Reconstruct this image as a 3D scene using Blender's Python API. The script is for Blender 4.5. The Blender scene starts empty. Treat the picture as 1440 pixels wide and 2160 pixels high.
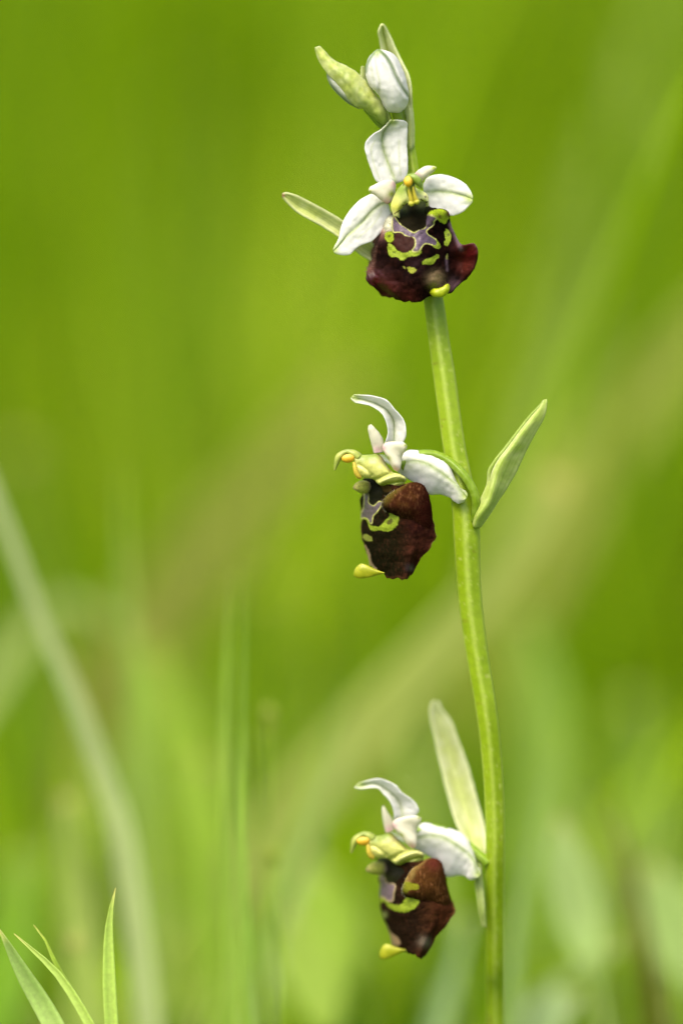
import bpy, math, random
import numpy as np
from mathutils import Vector

random.seed(7)
rng = np.random.default_rng(11)
SC = bpy.context.scene
COL = SC.collection

# ------------------------------------------------------------------ camera, sky, sun, exposure
PITCH = math.radians(12.0)
D0 = 0.400                     # focus distance (m)
PX = 5.0e-5                    # one photo pixel at the plane of focus (m)
CAM = np.array([0.0, 0.0, 0.213])
RIGHT = np.array([1.0, 0.0, 0.0])
FWD = np.array([0.0, math.cos(PITCH), -math.sin(PITCH)])
UP = np.array([0.0, math.sin(PITCH), math.cos(PITCH)])

cam_d = bpy.data.cameras.new('camera')
cam = bpy.data.objects.new('camera', cam_d)
COL.objects.link(cam)
cam.location = CAM
cam.rotation_euler = (math.radians(90) - PITCH, 0, 0)
cam_d.sensor_fit = 'VERTICAL'
cam_d.sensor_height = 36.0
cam_d.sensor_width = 24.0
cam_d.lens = 36.0 * D0 / (2160 * PX)
cam_d.clip_start = 0.01
cam_d.clip_end = 2000.0
cam_d.dof.use_dof = True
cam_d.dof.focus_distance = D0 - 18 * PX
cam_d.dof.aperture_fstop = 5.0
SC.camera = cam

SUN_EL, SUN_AZ = math.radians(66), math.radians(-140)   # azimuth measured from +Y towards +X
world = bpy.data.worlds.new('World')
SC.world = world
world.use_nodes = True
wn = world.node_tree
sky = wn.nodes.new('ShaderNodeTexSky')
sky.sky_type = 'NISHITA'
sky.sun_disc = False
sky.sun_elevation = SUN_EL
sky.sun_rotation = SUN_AZ
sky.air_density = 1.0
sky.dust_density = 6.0
sky.ozone_density = 0.6
wn.links.new(sky.outputs[0], wn.nodes['Background'].inputs[0])
wn.nodes['Background'].inputs[1].default_value = 0.13

sun_d = bpy.data.lights.new('sun', 'SUN')
sun = bpy.data.objects.new('sun', sun_d)
COL.objects.link(sun)
sun_d.energy = 1.5
sun_d.angle = math.radians(30)
sun_d.color = (1.0, 0.94, 0.82)
sdir = Vector((math.sin(SUN_AZ) * math.cos(SUN_EL), math.cos(SUN_AZ) * math.cos(SUN_EL), math.sin(SUN_EL)))
sun.rotation_euler = sdir.to_track_quat('Z', 'Y').to_euler()
sun.location = sdir * 5

SC.view_settings.view_transform = 'Standard'
SC.view_settings.look = 'None'
SC.view_settings.gamma = 1.0
SC.view_settings.exposure = 1.27
SC.render.engine = 'CYCLES'
SC.cycles.use_denoising = True
SC.cycles.max_bounces = 8
SC.cycles.transmission_bounces = 6
SC.cycles.use_adaptive_sampling = False

# ------------------------------------------------------------------ helpers
def W(p):
    """photo pixel + depth (in pixel units, away from the viewer) -> world point at its own distance"""
    p = np.asarray(p, float)
    d = D0 + p[..., 2:3] * PX
    s = d / D0 * PX
    return CAM + RIGHT * ((p[..., 0:1] - 720) * s) + UP * ((1080 - p[..., 1:2]) * s) + FWD * d

def lin(c):
    c = np.asarray(c, float) / 255.0
    return np.where(c <= 0.04045, c / 12.92, ((c + 0.055) / 1.055) ** 2.4)

def cr1(P, n):
    """Catmull-Rom resampling of the first axis to n samples"""
    P = np.asarray(P, float)
    k = len(P)
    if k == 2:
        t = np.linspace(0, 1, n).reshape((-1,) + (1,) * (P.ndim - 1))
        return P[0] * (1 - t) + P[1] * t
    E = np.concatenate([[2 * P[0] - P[1]], P, [2 * P[-1] - P[-2]]])
    t = np.linspace(0, k - 1, n)
    i = np.minimum(t.astype(int), k - 2)
    f = (t - i).reshape((-1,) + (1,) * (P.ndim - 1))
    a, b, c, d = E[i], E[i + 1], E[i + 2], E[i + 3]
    return 0.5 * (2 * b + (c - a) * f + (2 * a - 5 * b + 4 * c - d) * f ** 2 + (3 * b - a - 3 * c + d) * f ** 3)

def crclosed(P, n):
    P = np.asarray(P, float)
    k = len(P)
    t = np.linspace(0, k, n, endpoint=False)
    i = t.astype(int)
    f = (t - i)[:, None]
    a, b, c, d = P[(i - 1) % k], P[i % k], P[(i + 1) % k], P[(i + 2) % k]
    return 0.5 * (2 * b + (c - a) * f + (2 * a - 5 * b + 4 * c - d) * f ** 2 + (3 * b - a - 3 * c + d) * f ** 3)

def zoom(ox, oy, s):
    return lambda x, y: (ox + x / s, oy + y / s)
ZA = zoom(560, 30, 2.88)
ZB = zoom(660, 320, 3.7895)
ZC = zoom(640, 800, 2.6667)
ZD = zoom(690, 1460, 3.4286)
ZE = zoom(640, 40, 5.5385)
ZF = zoom(760, 430, 5.5385)
ZG = zoom(800, 340, 12.0)
ZH = zoom(690, 930, 6.0)
ZJ = zoom(740, 1790, 6.0)

def pts(z, lst):
    return [z(*p) for p in lst]

def polyline_d(x, y, L):
    L = np.asarray(L, float)
    best = np.full(x.shape, 1e9)
    for (ax, ay), (bx, by) in zip(L[:-1], L[1:]):
        dx, dy = bx - ax, by - ay
        t = np.clip(((x - ax) * dx + (y - ay) * dy) / (dx * dx + dy * dy + 1e-9), 0, 1)
        best = np.minimum(best, np.hypot(x - ax - t * dx, y - ay - t * dy))
    return best

def poly_sd(x, y, P, smooth=True):
    P = crclosed(P, len(P) * 4) if smooth else np.asarray(P, float)
    d = polyline_d(x, y, np.vstack([P, P[:1]]))
    inside = np.zeros(x.shape, bool)
    Q = np.roll(P, -1, axis=0)
    for (ax, ay), (bx, by) in zip(P, Q):
        c = (ay > y) != (by > y)
        inside ^= c & (x < (bx - ax) * (y - ay) / (by - ay + 1e-12) + ax)
    return np.where(inside, -d, d)

def sstep(a, b, v):
    t = np.clip((v - a) / (b - a), 0, 1)
    return t * t * (3 - 2 * t)

ALB = 0.82      # albedo of the orchid's palest tissue
def mixc(C, col, m, gloss=None):
    """paint colour col (sRGB) over C (n,4; alpha = gloss) with mask m"""
    m = np.asarray(m)[..., None]
    C[..., :3] = C[..., :3] * (1 - m) + lin(col) * ALB * m
    if gloss is not None:
        C[..., 3:4] = C[..., 3:4] * (1 - m) + gloss * m
    return C

def base_col(x, col, gloss=0.5):
    C = np.empty(x.shape + (4,))
    C[..., :3] = lin(col) * ALB
    C[..., 3] = gloss
    return C

def vnoise(x, y, scale, seed=0):
    """smooth 2-D value noise in -1..1"""
    r = np.random.default_rng(seed).uniform(-1, 1, (64, 64))
    x = np.asarray(x) / scale + 1000; y = np.asarray(y) / scale + 1000
    i, j = np.floor(x).astype(int), np.floor(y).astype(int)
    fx, fy = x - i, y - j
    fx = fx * fx * (3 - 2 * fx); fy = fy * fy * (3 - 2 * fy)
    g = lambda a, b: r[a % 64, b % 64]
    return (g(i, j) * (1 - fx) + g(i + 1, j) * fx) * (1 - fy) + (g(i, j + 1) * (1 - fx) + g(i + 1, j + 1) * fx) * fy

# ---- object making
def make_obj(name, V, faces, C, mat, parent=None, origin=None, smooth=True):
    """V world verts, C linear rgba per vertex"""
    V = np.asarray(V, float)
    o0 = np.asarray(origin, float) if origin is not None else V.mean(axis=0)
    me = bpy.data.meshes.new(name)
    me.from_pydata((V - o0).tolist(), [], faces.tolist() if isinstance(faces, np.ndarray) else faces)
    if C is not None:
        at = me.color_attributes.new('Col', 'FLOAT_COLOR', 'POINT')
        at.data.foreach_set('color', np.asarray(C, np.float32).reshape(-1))
    if smooth:
        me.polygons.foreach_set('use_smooth', np.ones(len(me.polygons), bool))
    me.materials.append(mat)
    ob = bpy.data.objects.new(name, me)
    COL.objects.link(ob)
    ob.location = o0
    if parent is not None:
        ob.parent = parent
        off = np.zeros(3)
        q = parent
        while q is not None:
            off += np.array(q.location); q = q.parent
        ob.location = o0 - off
    return ob

def empty(name, loc, parent=None):
    ob = bpy.data.objects.new(name, None)
    COL.objects.link(ob)
    ob.empty_display_size = 0.005
    off = np.zeros(3)
    q = parent
    while q is not None:
        off += np.array(q.location); q = q.parent
    ob.location = np.asarray(loc) - off
    ob.parent = parent
    return ob

def tag(o, label=None, cat=None, group=None, kind=None):
    if label: o['label'] = label
    if cat: o['category'] = cat
    if group: o['group'] = group
    if kind: o['kind'] = kind
    return o

def grid_normals(G):
    du = np.gradient(G, axis=0); dv = np.gradient(G, axis=1)
    n = np.cross(du, dv)
    n /= np.linalg.norm(n, axis=-1, keepdims=True) + 1e-12
    if n[..., 2].mean() > 0:      # front faces the viewer (negative depth)
        n = -n
    return n

def shell(name, G, t, colfn, mat, parent, back_col=None):
    """curved sheet G (nu,nv,3 in pixel space) with thickness t (number or array)"""
    nu, nv = G.shape[:2]
    N = grid_normals(G)
    e = np.ones((nu, nv))
    eu = np.minimum(np.arange(nu), np.arange(nu)[::-1])[:, None] / 2.0
    ev = np.minimum(np.arange(nv), np.arange(nv)[::-1])[None, :] / 2.0
    e = np.sqrt(np.clip(np.minimum(eu, ev), 0.12, 1))       # thin at the rim
    T = (np.asarray(t) * e)[..., None]
    A, B = G + N * T * 0.5, G - N * T * 0.5
    C = colfn(G[..., 0], G[..., 1], np.linspace(0, 1, nu)[:, None] + 0 * G[..., 0], np.linspace(0, 1, nv)[None, :] + 0 * G[..., 0])
    CB = C.copy()
    if back_col is not None:
        CB[..., :3] = lin(back_col)
    idx = np.arange(nu * nv).reshape(nu, nv)
    M = nu * nv
    q = np.stack([idx[:-1, :-1], idx[1:, :-1], idx[1:, 1:], idx[:-1, 1:]], -1).reshape(-1, 4)
    loop = np.concatenate([idx[0, :], idx[1:, -1], idx[-1, -2::-1], idx[-2:0:-1, 0]])
    l2 = np.roll(loop, -1)
    rim = np.stack([loop, l2, l2 + M, loop + M], -1)
    F = np.concatenate([q, q[:, ::-1] + M, rim])
    V = W(np.concatenate([A.reshape(-1, 3), B.reshape(-1, 3)]))
    return make_obj(name, V, F, np.concatenate([C.reshape(-1, 4), CB.reshape(-1, 4)]), mat, parent)

def lmr(z, rows, zs, nu=60, nv=31, cup=0.0):
    """rows of (L, M, R) -> fine grid; zs per row (zL, zM, zR); cup bends the blades between"""
    K = []
    for r, zz in zip(rows, zs):
        L, M, R = [np.array(z(*p) + (d,)) for p, d in zip(r, zz)]
        a = (L + M) / 2; b = (M + R) / 2
        a[2] += cup; b[2] += cup
        K.append([L, a, M, b, R])
    G = cr1(np.array(K), nu)
    return np.swapaxes(cr1(np.swapaxes(G, 0, 1), nv), 0, 1)

def net(z, rows, Z, nu, nv):
    K = np.array([[z(*p) + (d,) for p, d in zip(r, zr)] for r, zr in zip(rows, Z)])
    G = cr1(K, nu)
    return np.swapaxes(cr1(np.swapaxes(G, 0, 1), nv), 0, 1)

def wobble(G, amp, scale, seed):
    """small uneven relief; acts along depth and a little on the outline"""
    G = G.copy()
    G[..., 2] += amp * vnoise(G[..., 0], G[..., 1], scale, seed)
    G[..., 0] += 0.35 * amp * vnoise(G[..., 0], G[..., 1], scale * .6, seed + 1)
    G[..., 1] += 0.35 * amp * vnoise(G[..., 0], G[..., 1], scale * .6, seed + 2)
    return G

def tube(name, path, radii, colfn, mat, parent, n=60, seg=20, flat=1.0, ribs=0.0, px=True):
    P = cr1(np.asarray(path, float), n)
    R = np.maximum(cr1(np.asarray(radii, float)[:, None], n)[:, 0], 0.15 if px else 1e-5)
    T = np.gradient(P, axis=0); T /= np.linalg.norm(T, axis=1, keepdims=True)
    up = np.array([0, 0, 1.0]) if abs(T[0][2]) < 0.9 else np.array([1.0, 0, 0])
    ring = []
    s = np.cross(T[0], up); s /= np.linalg.norm(s)
    th = np.linspace(0, 2 * math.pi, seg, endpoint=False)
    prof = 1 + ribs * np.cos(5 * th + 0.6)
    for i in range(n):
        s = s - T[i] * (s @ T[i]); s /= np.linalg.norm(s)
        b = np.cross(s, T[i])
        ring.append(P[i] + (np.cos(th)[:, None] * s + np.sin(th)[:, None] * b * flat) * (R[i] * prof)[:, None])
    G = np.array(ring)
    V = np.concatenate([G.reshape(-1, 3), P[:1], P[-1:]])
    C = colfn(G[..., 0], G[..., 1], np.linspace(0, 1, n)[:, None] + 0 * G[..., 0], (th / 2 / math.pi)[None, :] + 0 * G[..., 0])
    C = np.concatenate([C.reshape(-1, 4), C[0, :1], C[-1, :1]])
    idx = np.arange(n * seg).reshape(n, seg)
    i2 = np.roll(idx, -1, axis=1)
    F = np.stack([idx[:-1], i2[:-1], i2[1:], idx[1:]], -1).reshape(-1, 4).tolist()
    a, b = n * seg, n * seg + 1
    F += [[a, int(i2[0, j]), int(idx[0, j])] for j in range(seg)]
    F += [[b, int(idx[-1, j]), int(i2[-1, j])] for j in range(seg)]
    return make_obj(name, W(V) if px else V, F, C, mat, parent)

def blob(name, L, R, zc, th, colfn, mat, parent, n=40, seg=28, post=None, mid=None):
    """closed fleshy solid between two outlines L and R (pixel space lists), depth centre zc and half thickness th per row"""
    L = cr1(np.asarray(L, float), n); R = cr1(np.asarray(R, float), n)
    zc = cr1(np.asarray(zc, float)[:, None], n)[:, 0]; th = np.maximum(cr1(np.asarray(th, float)[:, None], n)[:, 0], 0.3)
    a = np.linspace(0, 2 * math.pi, seg, endpoint=False)
    ca, sa = np.cos(a), np.sin(a)
    M = (L + R) / 2; H = (R - L) / 2
    G = np.empty((n, seg, 3))
    G[..., :2] = M[:, None] + H[:, None] * ca[None, :, None]
    G[..., 2] = zc[:, None] + th[:, None] * sa[None]
    if post: G = post(G, np.linspace(0, 1, n)[:, None], a[None])
    C = colfn(G[..., 0], G[..., 1], np.linspace(0, 1, n)[:, None] + 0 * G[..., 0], a[None] + 0 * G[..., 0])
    idx = np.arange(n * seg).reshape(n, seg); i2 = np.roll(idx, -1, axis=1)
    F = np.stack([idx[:-1], i2[:-1], i2[1:], idx[1:]], -1).reshape(-1, 4).tolist()
    V = np.concatenate([G.reshape(-1, 3), G[0].mean(0)[None], G[-1].mean(0)[None]])
    C = np.concatenate([C.reshape(-1, 4), C[0, :1], C[-1, :1]])
    a_, b_ = n * seg, n * seg + 1
    F += [[a_, int(i2[0, j]), int(idx[0, j])] for j in range(seg)]
    F += [[b_, int(idx[-1, j]), int(i2[-1, j])] for j in range(seg)]
    return make_obj(name, W(V), F, C, mat, parent)

def ball(name, c, r, colfn, mat, parent, tilt=0.0):
    n, seg = 20, 24
    th = np.linspace(0.02, math.pi - 0.02, n)[:, None]; ph = np.linspace(0, 2 * math.pi, seg, endpoint=False)[None]
    x = r[0] * np.sin(th) * np.cos(ph); y = r[1] * np.cos(th) + 0 * ph; zz = r[2] * np.sin(th) * np.sin(ph)
    G = np.stack([c[0] + x * math.cos(tilt) - y * math.sin(tilt), c[1] + x * math.sin(tilt) + y * math.cos(tilt), c[2] + zz], -1)
    C = colfn(G[..., 0], G[..., 1], 0 * G[..., 0], 0 * G[..., 0])
    idx = np.arange(n * seg).reshape(n, seg); i2 = np.roll(idx, -1, axis=1)
    F = np.stack([idx[:-1], i2[:-1], i2[1:], idx[1:]], -1).reshape(-1, 4).tolist()
    F.append(idx[0].tolist()); F.append(idx[-1][::-1].tolist())
    return make_obj(name, W(G.reshape(-1, 3)), F, C.reshape(-1, 4), mat, parent)

def hairs(name, Gs, count, length, colfn, mat, parent, mask=None, down=0.35, rad=0.45, seed=3):
    """short fibres standing on the sheets Gs (pixel space)"""
    r = np.random.default_rng(seed)
    V, F, C = [], [], []
    for G in Gs:
        N = grid_normals(G)
        nu, nv = G.shape[:2]
        i = r.integers(0, nu, count); j = r.integers(0, nv, count)
        p, n = G[i, j], N[i, j]
        if mask is not None:
            k = mask(p[:, 0], p[:, 1], i / nu, j / nv) > r.uniform(0, 1, len(p))
            p, n = p[k], n[k]
        d = n + r.normal(0, 0.35, p.shape) + np.array([0, down, 0])
        d /= np.linalg.norm(d, axis=1, keepdims=True)
        ln = length * r.uniform(0.5, 1.2, (len(p), 1))
        s = np.cross(d, r.normal(0, 1, p.shape)); s /= np.linalg.norm(s, axis=1, keepdims=True)
        b = np.cross(d, s)
        tip = p + d * ln + np.array([0, 1.0, 0]) * ln * 0.15
        o = sum(len(v) for v in V)
        vs = np.stack([p + s * rad, p - 0.5 * s * rad + .87 * b * rad, p - .5 * s * rad - .87 * b * rad, tip], 1).reshape(-1, 3)
        k = o + 4 * np.arange(len(p))[:, None]
        F.append(np.concatenate([k + [0, 1, 3], k + [1, 2, 3], k + [2, 0, 3]]))
        c = colfn(p[:, 0], p[:, 1], 0 * p[:, 0], 0 * p[:, 0])
        V.append(vs); C.append(np.repeat(c, 4, axis=0))
    ob = make_obj(name, W(np.concatenate(V)), np.concatenate(F), np.concatenate(C), mat, parent)
    ob['kind'] = 'stuff'
    return ob

# ------------------------------------------------------------------ materials
def new_mat(name):
    m = bpy.data.materials.new(name)
    m.use_nodes = True
    nt = m.node_tree
    nt.nodes.clear()
    return m, nt

def tissue(name, transl=0.3, rough=0.5, spec=0.35, sheen=0.0, noise=2500, mott=0.15, bump=2e-5, gloss_from_alpha=False, tint_t=(1, 1, 1)):
    """living plant tissue: attribute colour, fine mottling, fine relief and light passing through"""
    m, nt = new_mat(name)
    N, L = nt.nodes, nt.links
    out = N.new('ShaderNodeOutputMaterial')
    at = N.new('ShaderNodeAttribute'); at.attribute_name = 'Col'
    tc = N.new('ShaderNodeTexCoord')
    nz = N.new('ShaderNodeTexNoise'); nz.inputs['Scale'].default_value = noise; nz.inputs['Detail'].default_value = 4
    L.new(tc.outputs['Object'], nz.inputs['Vector'])
    mr = N.new('ShaderNodeMapRange'); mr.inputs[1].default_value = 0.25; mr.inputs[2].default_value = 0.75
    mr.inputs[3].default_value = 1 - mott; mr.inputs[4].default_value = 1 + mott
    L.new(nz.outputs['Fac'], mr.inputs[0])
    mx = N.new('ShaderNodeMix'); mx.data_type = 'RGBA'; mx.blend_type = 'MULTIPLY'; mx.inputs[0].default_value = 1.0
    L.new(at.outputs['Color'], mx.inputs[6]); L.new(mr.outputs[0], mx.inputs[7])
    bs = N.new('ShaderNodeBsdfPrincipled')
    L.new(mx.outputs[2], bs.inputs['Base Color'])
    bs.inputs['Roughness'].default_value = rough
    bs.inputs['Specular IOR Level'].default_value = spec
    if sheen:
        bs.inputs['Sheen Weight'].default_value = sheen
        bs.inputs['Sheen Roughness'].default_value = 0.4
        bs.inputs['Sheen Tint'].default_value = (0.75, 0.6, 0.5, 1)
    if gloss_from_alpha:
        g = N.new('ShaderNodeMapRange'); g.inputs[3].default_value = 0.85; g.inputs[4].default_value = 0.22
        L.new(at.outputs['Alpha'], g.inputs[0]); L.new(g.outputs[0], bs.inputs['Roughness'])
        sw = N.new('ShaderNodeMapRange'); sw.inputs[3].default_value = 0.0; sw.inputs[4].default_value = spec
        L.new(at.outputs['Alpha'], sw.inputs[0]); L.new(sw.outputs[0], bs.inputs['Specular IOR Level'])
    bp = N.new('ShaderNodeBump'); bp.inputs['Distance'].default_value = bump; bp.inputs['Strength'].default_value = 0.6
    L.new(nz.outputs['Fac'], bp.inputs['Height']); L.new(bp.outputs[0], bs.inputs['Normal'])
    if transl > 0:
        tr = N.new('ShaderNodeBsdfTranslucent')
        tm = N.new('ShaderNodeMix'); tm.data_type = 'RGBA'; tm.blend_type = 'MULTIPLY'; tm.inputs[0].default_value = 1.0
        tm.inputs[7].default_value = (*tint_t, 1)
        L.new(mx.outputs[2], tm.inputs[6]); L.new(tm.outputs[2], tr.inputs['Color'])
        ms = N.new('ShaderNodeMixShader'); ms.inputs[0].default_value = transl
        L.new(bs.outputs[0], ms.inputs[1]); L.new(tr.outputs[0], ms.inputs[2]); L.new(ms.outputs[0], out.inputs['Surface'])
    else:
        L.new(bs.outputs[0], out.inputs['Surface'])
    return m

M_PETAL = tissue('white_sepal_tissue', 0.38, 0.55, 0.25, sheen=0.12, noise=5000, mott=0.05, bump=1.2e-5)
M_CREAM = tissue('cream_petal_tissue', 0.3, 0.6, 0.25, sheen=0.2, noise=5000, mott=0.05, bump=1.5e-5)
M_LIP = tissue('velvet_lip_tissue', 0.0, 0.6, 0.35, sheen=0.0, noise=9000, mott=0.5, bump=3.5e-5, gloss_from_alpha=True)
M_COLUMN = tissue('waxy_column_tissue', 0.25, 0.38, 0.4, noise=5000, mott=0.12, bump=1e-5)
M_POLLEN = tissue('pollen_mass', 0.2, 0.5, 0.35, noise=12000, mott=0.12, bump=1.5e-5)
M_STEM = tissue('stem_tissue', 0.12, 0.42, 0.4, noise=1600, mott=0.12, bump=2e-5)
M_BRACT = tissue('bract_tissue', 0.35, 0.5, 0.3, noise=2200, mott=0.12, bump=1.8e-5)
M_HAIR = tissue('hair_fibre', 0.3, 0.6, 0.2, noise=3000, mott=0.1, bump=0)
M_BLADE = tissue('grass_blade_tissue', 0.42, 0.5, 0.3, noise=900, mott=0.12, bump=3e-5, tint_t=(1.0, 1.0, 0.6))
M_MEADOW = tissue('meadow_grass_tissue', 0.45, 0.6, 0.12, noise=60, mott=0.15, bump=0, tint_t=(1.0, 1.0, 0.5))

def ground_material():
    m, nt = new_mat('mossy_meadow_soil')
    N, L = nt.nodes, nt.links
    out = N.new('ShaderNodeOutputMaterial'); bs = N.new('ShaderNodeBsdfPrincipled')
    tc = N.new('ShaderNodeTexCoord')
    n1 = N.new('ShaderNodeTexNoise'); n1.inputs['Scale'].default_value = 7; n1.inputs['Detail'].default_value = 8
    L.new(tc.outputs['Object'], n1.inputs['Vector'])
    r = N.new('ShaderNodeValToRGB')
    r.color_ramp.elements[0].position = 0.3; r.color_ramp.elements[0].color = (0.055, 0.09, 0.006, 1)
    r.color_ramp.elements[1].position = 0.75; r.color_ramp.elements[1].color = (0.16, 0.25, 0.01, 1)
    L.new(n1.outputs['Fac'], r.inputs[0]); L.new(r.outputs[0], bs.inputs['Base Color'])
    bs.inputs['Roughness'].default_value = 0.95; bs.inputs['Specular IOR Level'].default_value = 0.1
    bp = N.new('ShaderNodeBump'); bp.inputs['Distance'].default_value = 0.02
    L.new(n1.outputs['Fac'], bp.inputs['Height']); L.new(bp.outputs[0], bs.inputs['Normal'])
    L.new(bs.outputs[0], out.inputs['Surface'])
    return m
M_GROUND = ground_material()

# ------------------------------------------------------------------ ground and meadow grass
def ground_z(x, y):
    return 0.012 * vnoise(x, y, 0.6, 50) * np.clip(np.hypot(x, y - 0.4) / 0.8, 0, 1)

gx = np.concatenate([-np.geomspace(300, 2.2, 24), np.linspace(-2, 2, 60), np.geomspace(2.2, 300, 24)])
gy = np.concatenate([-np.geomspace(300, 0.8, 24), np.linspace(-0.6, 6, 80), np.geomspace(6.2, 400, 28)])
X, Y = np.meshgrid(gx, gy, indexing='ij')
Vg = np.stack([X, Y, ground_z(X, Y)], -1)
ig = np.arange(X.size).reshape(X.shape)
Fg = np.stack([ig[:-1, :-1], ig[1:, :-1], ig[1:, 1:], ig[:-1, 1:]], -1).reshape(-1, 4)
g = make_obj('ground', Vg.reshape(-1, 3), Fg, None, M_GROUND, origin=(0, 0, 0))
tag(g, 'mossy green meadow soil under the grass', 'ground', kind='structure')

TAN_B = math.tan(PITCH + math.atan(18 / cam_d.lens)) 
def z_at_py(y, py):
    """height of the sight line through picture row py at distance y"""
    a = PITCH - np.arctan((1080 - np.asarray(py, float)) * PX / D0)
    return CAM[2] - y * np.tan(a)

def meadow(name, n, ylo, yhi, hw0, hw1, hlo, hhi, wlo, whi, pal, seed, cap=None, label=None, power=1.0, patch=0.35, lo=0.4):
    r = np.random.default_rng(seed)
    y = ylo + (yhi - ylo) * r.uniform(0, 1, n) ** power
    hw = hw0 + (hw1 - hw0) * (y - ylo) / (yhi - ylo)
    x = r.uniform(-1, 1, n) * hw
    h = r.uniform(hlo, hhi, n) * (0.75 + 0.5 * r.uniform(0, 1, n))
    lean = np.abs(r.normal(0, 0.35, n)) + 0.05
    az = r.uniform(0, 2 * math.pi, n)
    if cap is not None:
        top = cap(x, y)
        h = np.minimum(h, np.maximum(top, 0.012) * r.uniform(lo, 1.0, n))
    w = r.uniform(wlo, whi, n)
    S = 5
    t = np.linspace(0, 1, S + 1)
    dx, dy = np.cos(az), np.sin(az)
    bend = lean[:, None] * h[:, None] * (t ** 2)[None]
    cx = x[:, None] + dx[:, None] * bend; cy = y[:, None] + dy[:, None] * bend
    cz = ground_z(x, y)[:, None] - 0.002 + h[:, None] * (t - 0.12 * lean[:, None].clip(0, 1) * t ** 2)
    wa = az + math.pi / 2 + r.normal(0, 0.6, n)
    sx, sy = np.cos(wa), np.sin(wa)
    ww = w[:, None] * 0.5 * np.clip(1.0 - t ** 3, 0.02, 1)[None] * (0.6 + 0.4 * np.minimum(1, t * 4))[None]
    A = np.stack([cx + sx[:, None] * ww, cy + sy[:, None] * ww, cz], -1)
    B = np.stack([cx - sx[:, None] * ww, cy - sy[:, None] * ww, cz], -1)
    V = np.stack([A, B], 2).reshape(-1, 3)
    k = (np.arange(n) * (2 * (S + 1)))[:, None, None] + (2 * np.arange(S))[None, :, None]
    F = (k + np.array([0, 1, 3, 2])).reshape(-1, 4)
    pal = [(lin(c), wt) for c, wt in pal]
    pr = np.array([wt for _, wt in pal])
    pn = vnoise(x, y, patch, seed + 5)
    u = np.clip((r.uniform(0, 1, n) + 0.45 * pn), 0, 0.9999)
    k = np.searchsorted(np.cumsum(pr / pr.sum()), u)
    c = np.array([p for p, _ in pal])[np.minimum(k, len(pal) - 1)]
    c = c * r.uniform(0.72, 1.25, (n, 1)) * (1 + 0.12 * vnoise(x, y, 0.25, seed + 9))[:, None]
    C = np.ones((n, 2 * (S + 1), 4)); C[..., :3] = c[:, None, :]
    ob = make_obj(name, V, F, C.reshape(-1, 4), M_MEADOW, origin=(0, 0.5, 0))
    tag(ob, label, 'grass', kind='stuff')
    return ob

GREEN = [((90, 126, 0), 2), ((130, 164, 0), 4), ((114, 150, 0), 3), ((144, 174, 0), 2), ((150, 168, 44), 1.0)]
LOWER = [((84, 124, 0), 2), ((150, 184, 6), 4), ((170, 194, 100), 2), ((136, 172, 0), 3), ((186, 194, 110), 1.2)]
def cap_near(x, y):
    # in front of and just behind the orchid the sward stays below the view; it rises with distance
    low = z_at_py(y, 2330) - 0.004
    inner = np.abs(x) < 0.03 + y * 0.14
    behind = z_at_py(y, np.interp(y, [0.45, 0.72, 1.05, 1.4], [2300, 1150, 350, -400]))
    return np.where(y < 0.45, np.where(inner, low, 0.09), behind)

meadow('meadow_grass', 30000, 0.62, 1.6, 0.26, 0.62, 0.10, 0.24, 0.002, 0.006, GREEN, 21, cap=cap_near,
       label='soft green meadow grass standing behind the orchid', patch=0.22)
meadow('meadow_grass', 22000, 1.6, 4.5, 0.62, 1.7, 0.08, 0.18, 0.004, 0.009, GREEN, 22,
       label='bright distant meadow grass filling the view', patch=0.45)
meadow('short_grass', 9000, -0.05, 0.62, 0.20, 0.30, 0.04, 0.12, 0.0012, 0.0035, LOWER, 23, cap=cap_near,
       label='short green grass around the foot of the orchid', patch=0.15)
meadow('meadow_grass', 36000, 4.5, 12.0, 1.7, 4.2, 0.08, 0.2, 0.015, 0.035, GREEN, 24,
       label='far green meadow grass reaching to the horizon', patch=1.0)

def cap_mid(x, y):
    return z_at_py(y, 2050 - 1000 * np.clip((y - 0.45) / 0.2, 0, 1))
meadow('slender_grass', 700, 0.455, 0.64, 0.085, 0.115, 0.07, 0.15, 0.0007, 0.0022, LOWER, 27, cap=cap_mid,
       label='slender pale grass growing close behind the orchid', patch=0.05, lo=0.6)

MIX = [((62, 104, 0), 3), ((156, 190, 0), 5), ((176, 198, 112), 2), ((128, 168, 0), 2), ((190, 196, 120), 1)]
def cap_broad(x, y):
    return z_at_py(y, 2150 - 850 * np.clip((y - 0.43) / 0.10, 0, 1))
meadow('broad_grass', 340, 0.436, 0.56, 0.075, 0.095, 0.10, 0.18, 0.0018, 0.0044, MIX, 29, cap=cap_broad,
       label='mixed dark and pale broad-bladed grass low behind the orchid', patch=0.03, lo=0.72)
meadow('tall_grass', 130, 0.54, 0.85, 0.10, 0.16, 0.15, 0.24, 0.0010, 0.0030, GREEN, 28,
       label='tall thin grass stems standing well behind the orchid', patch=0.05)

# ------------------------------------------------------------------ the orchid
def stem_depth(py):
    return np.interp(py, [0, 300, 700, 1110, 1500, 1800, 2000, 2160], [25, 35, 40, 25, 45, 84, 150, 230])

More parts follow.
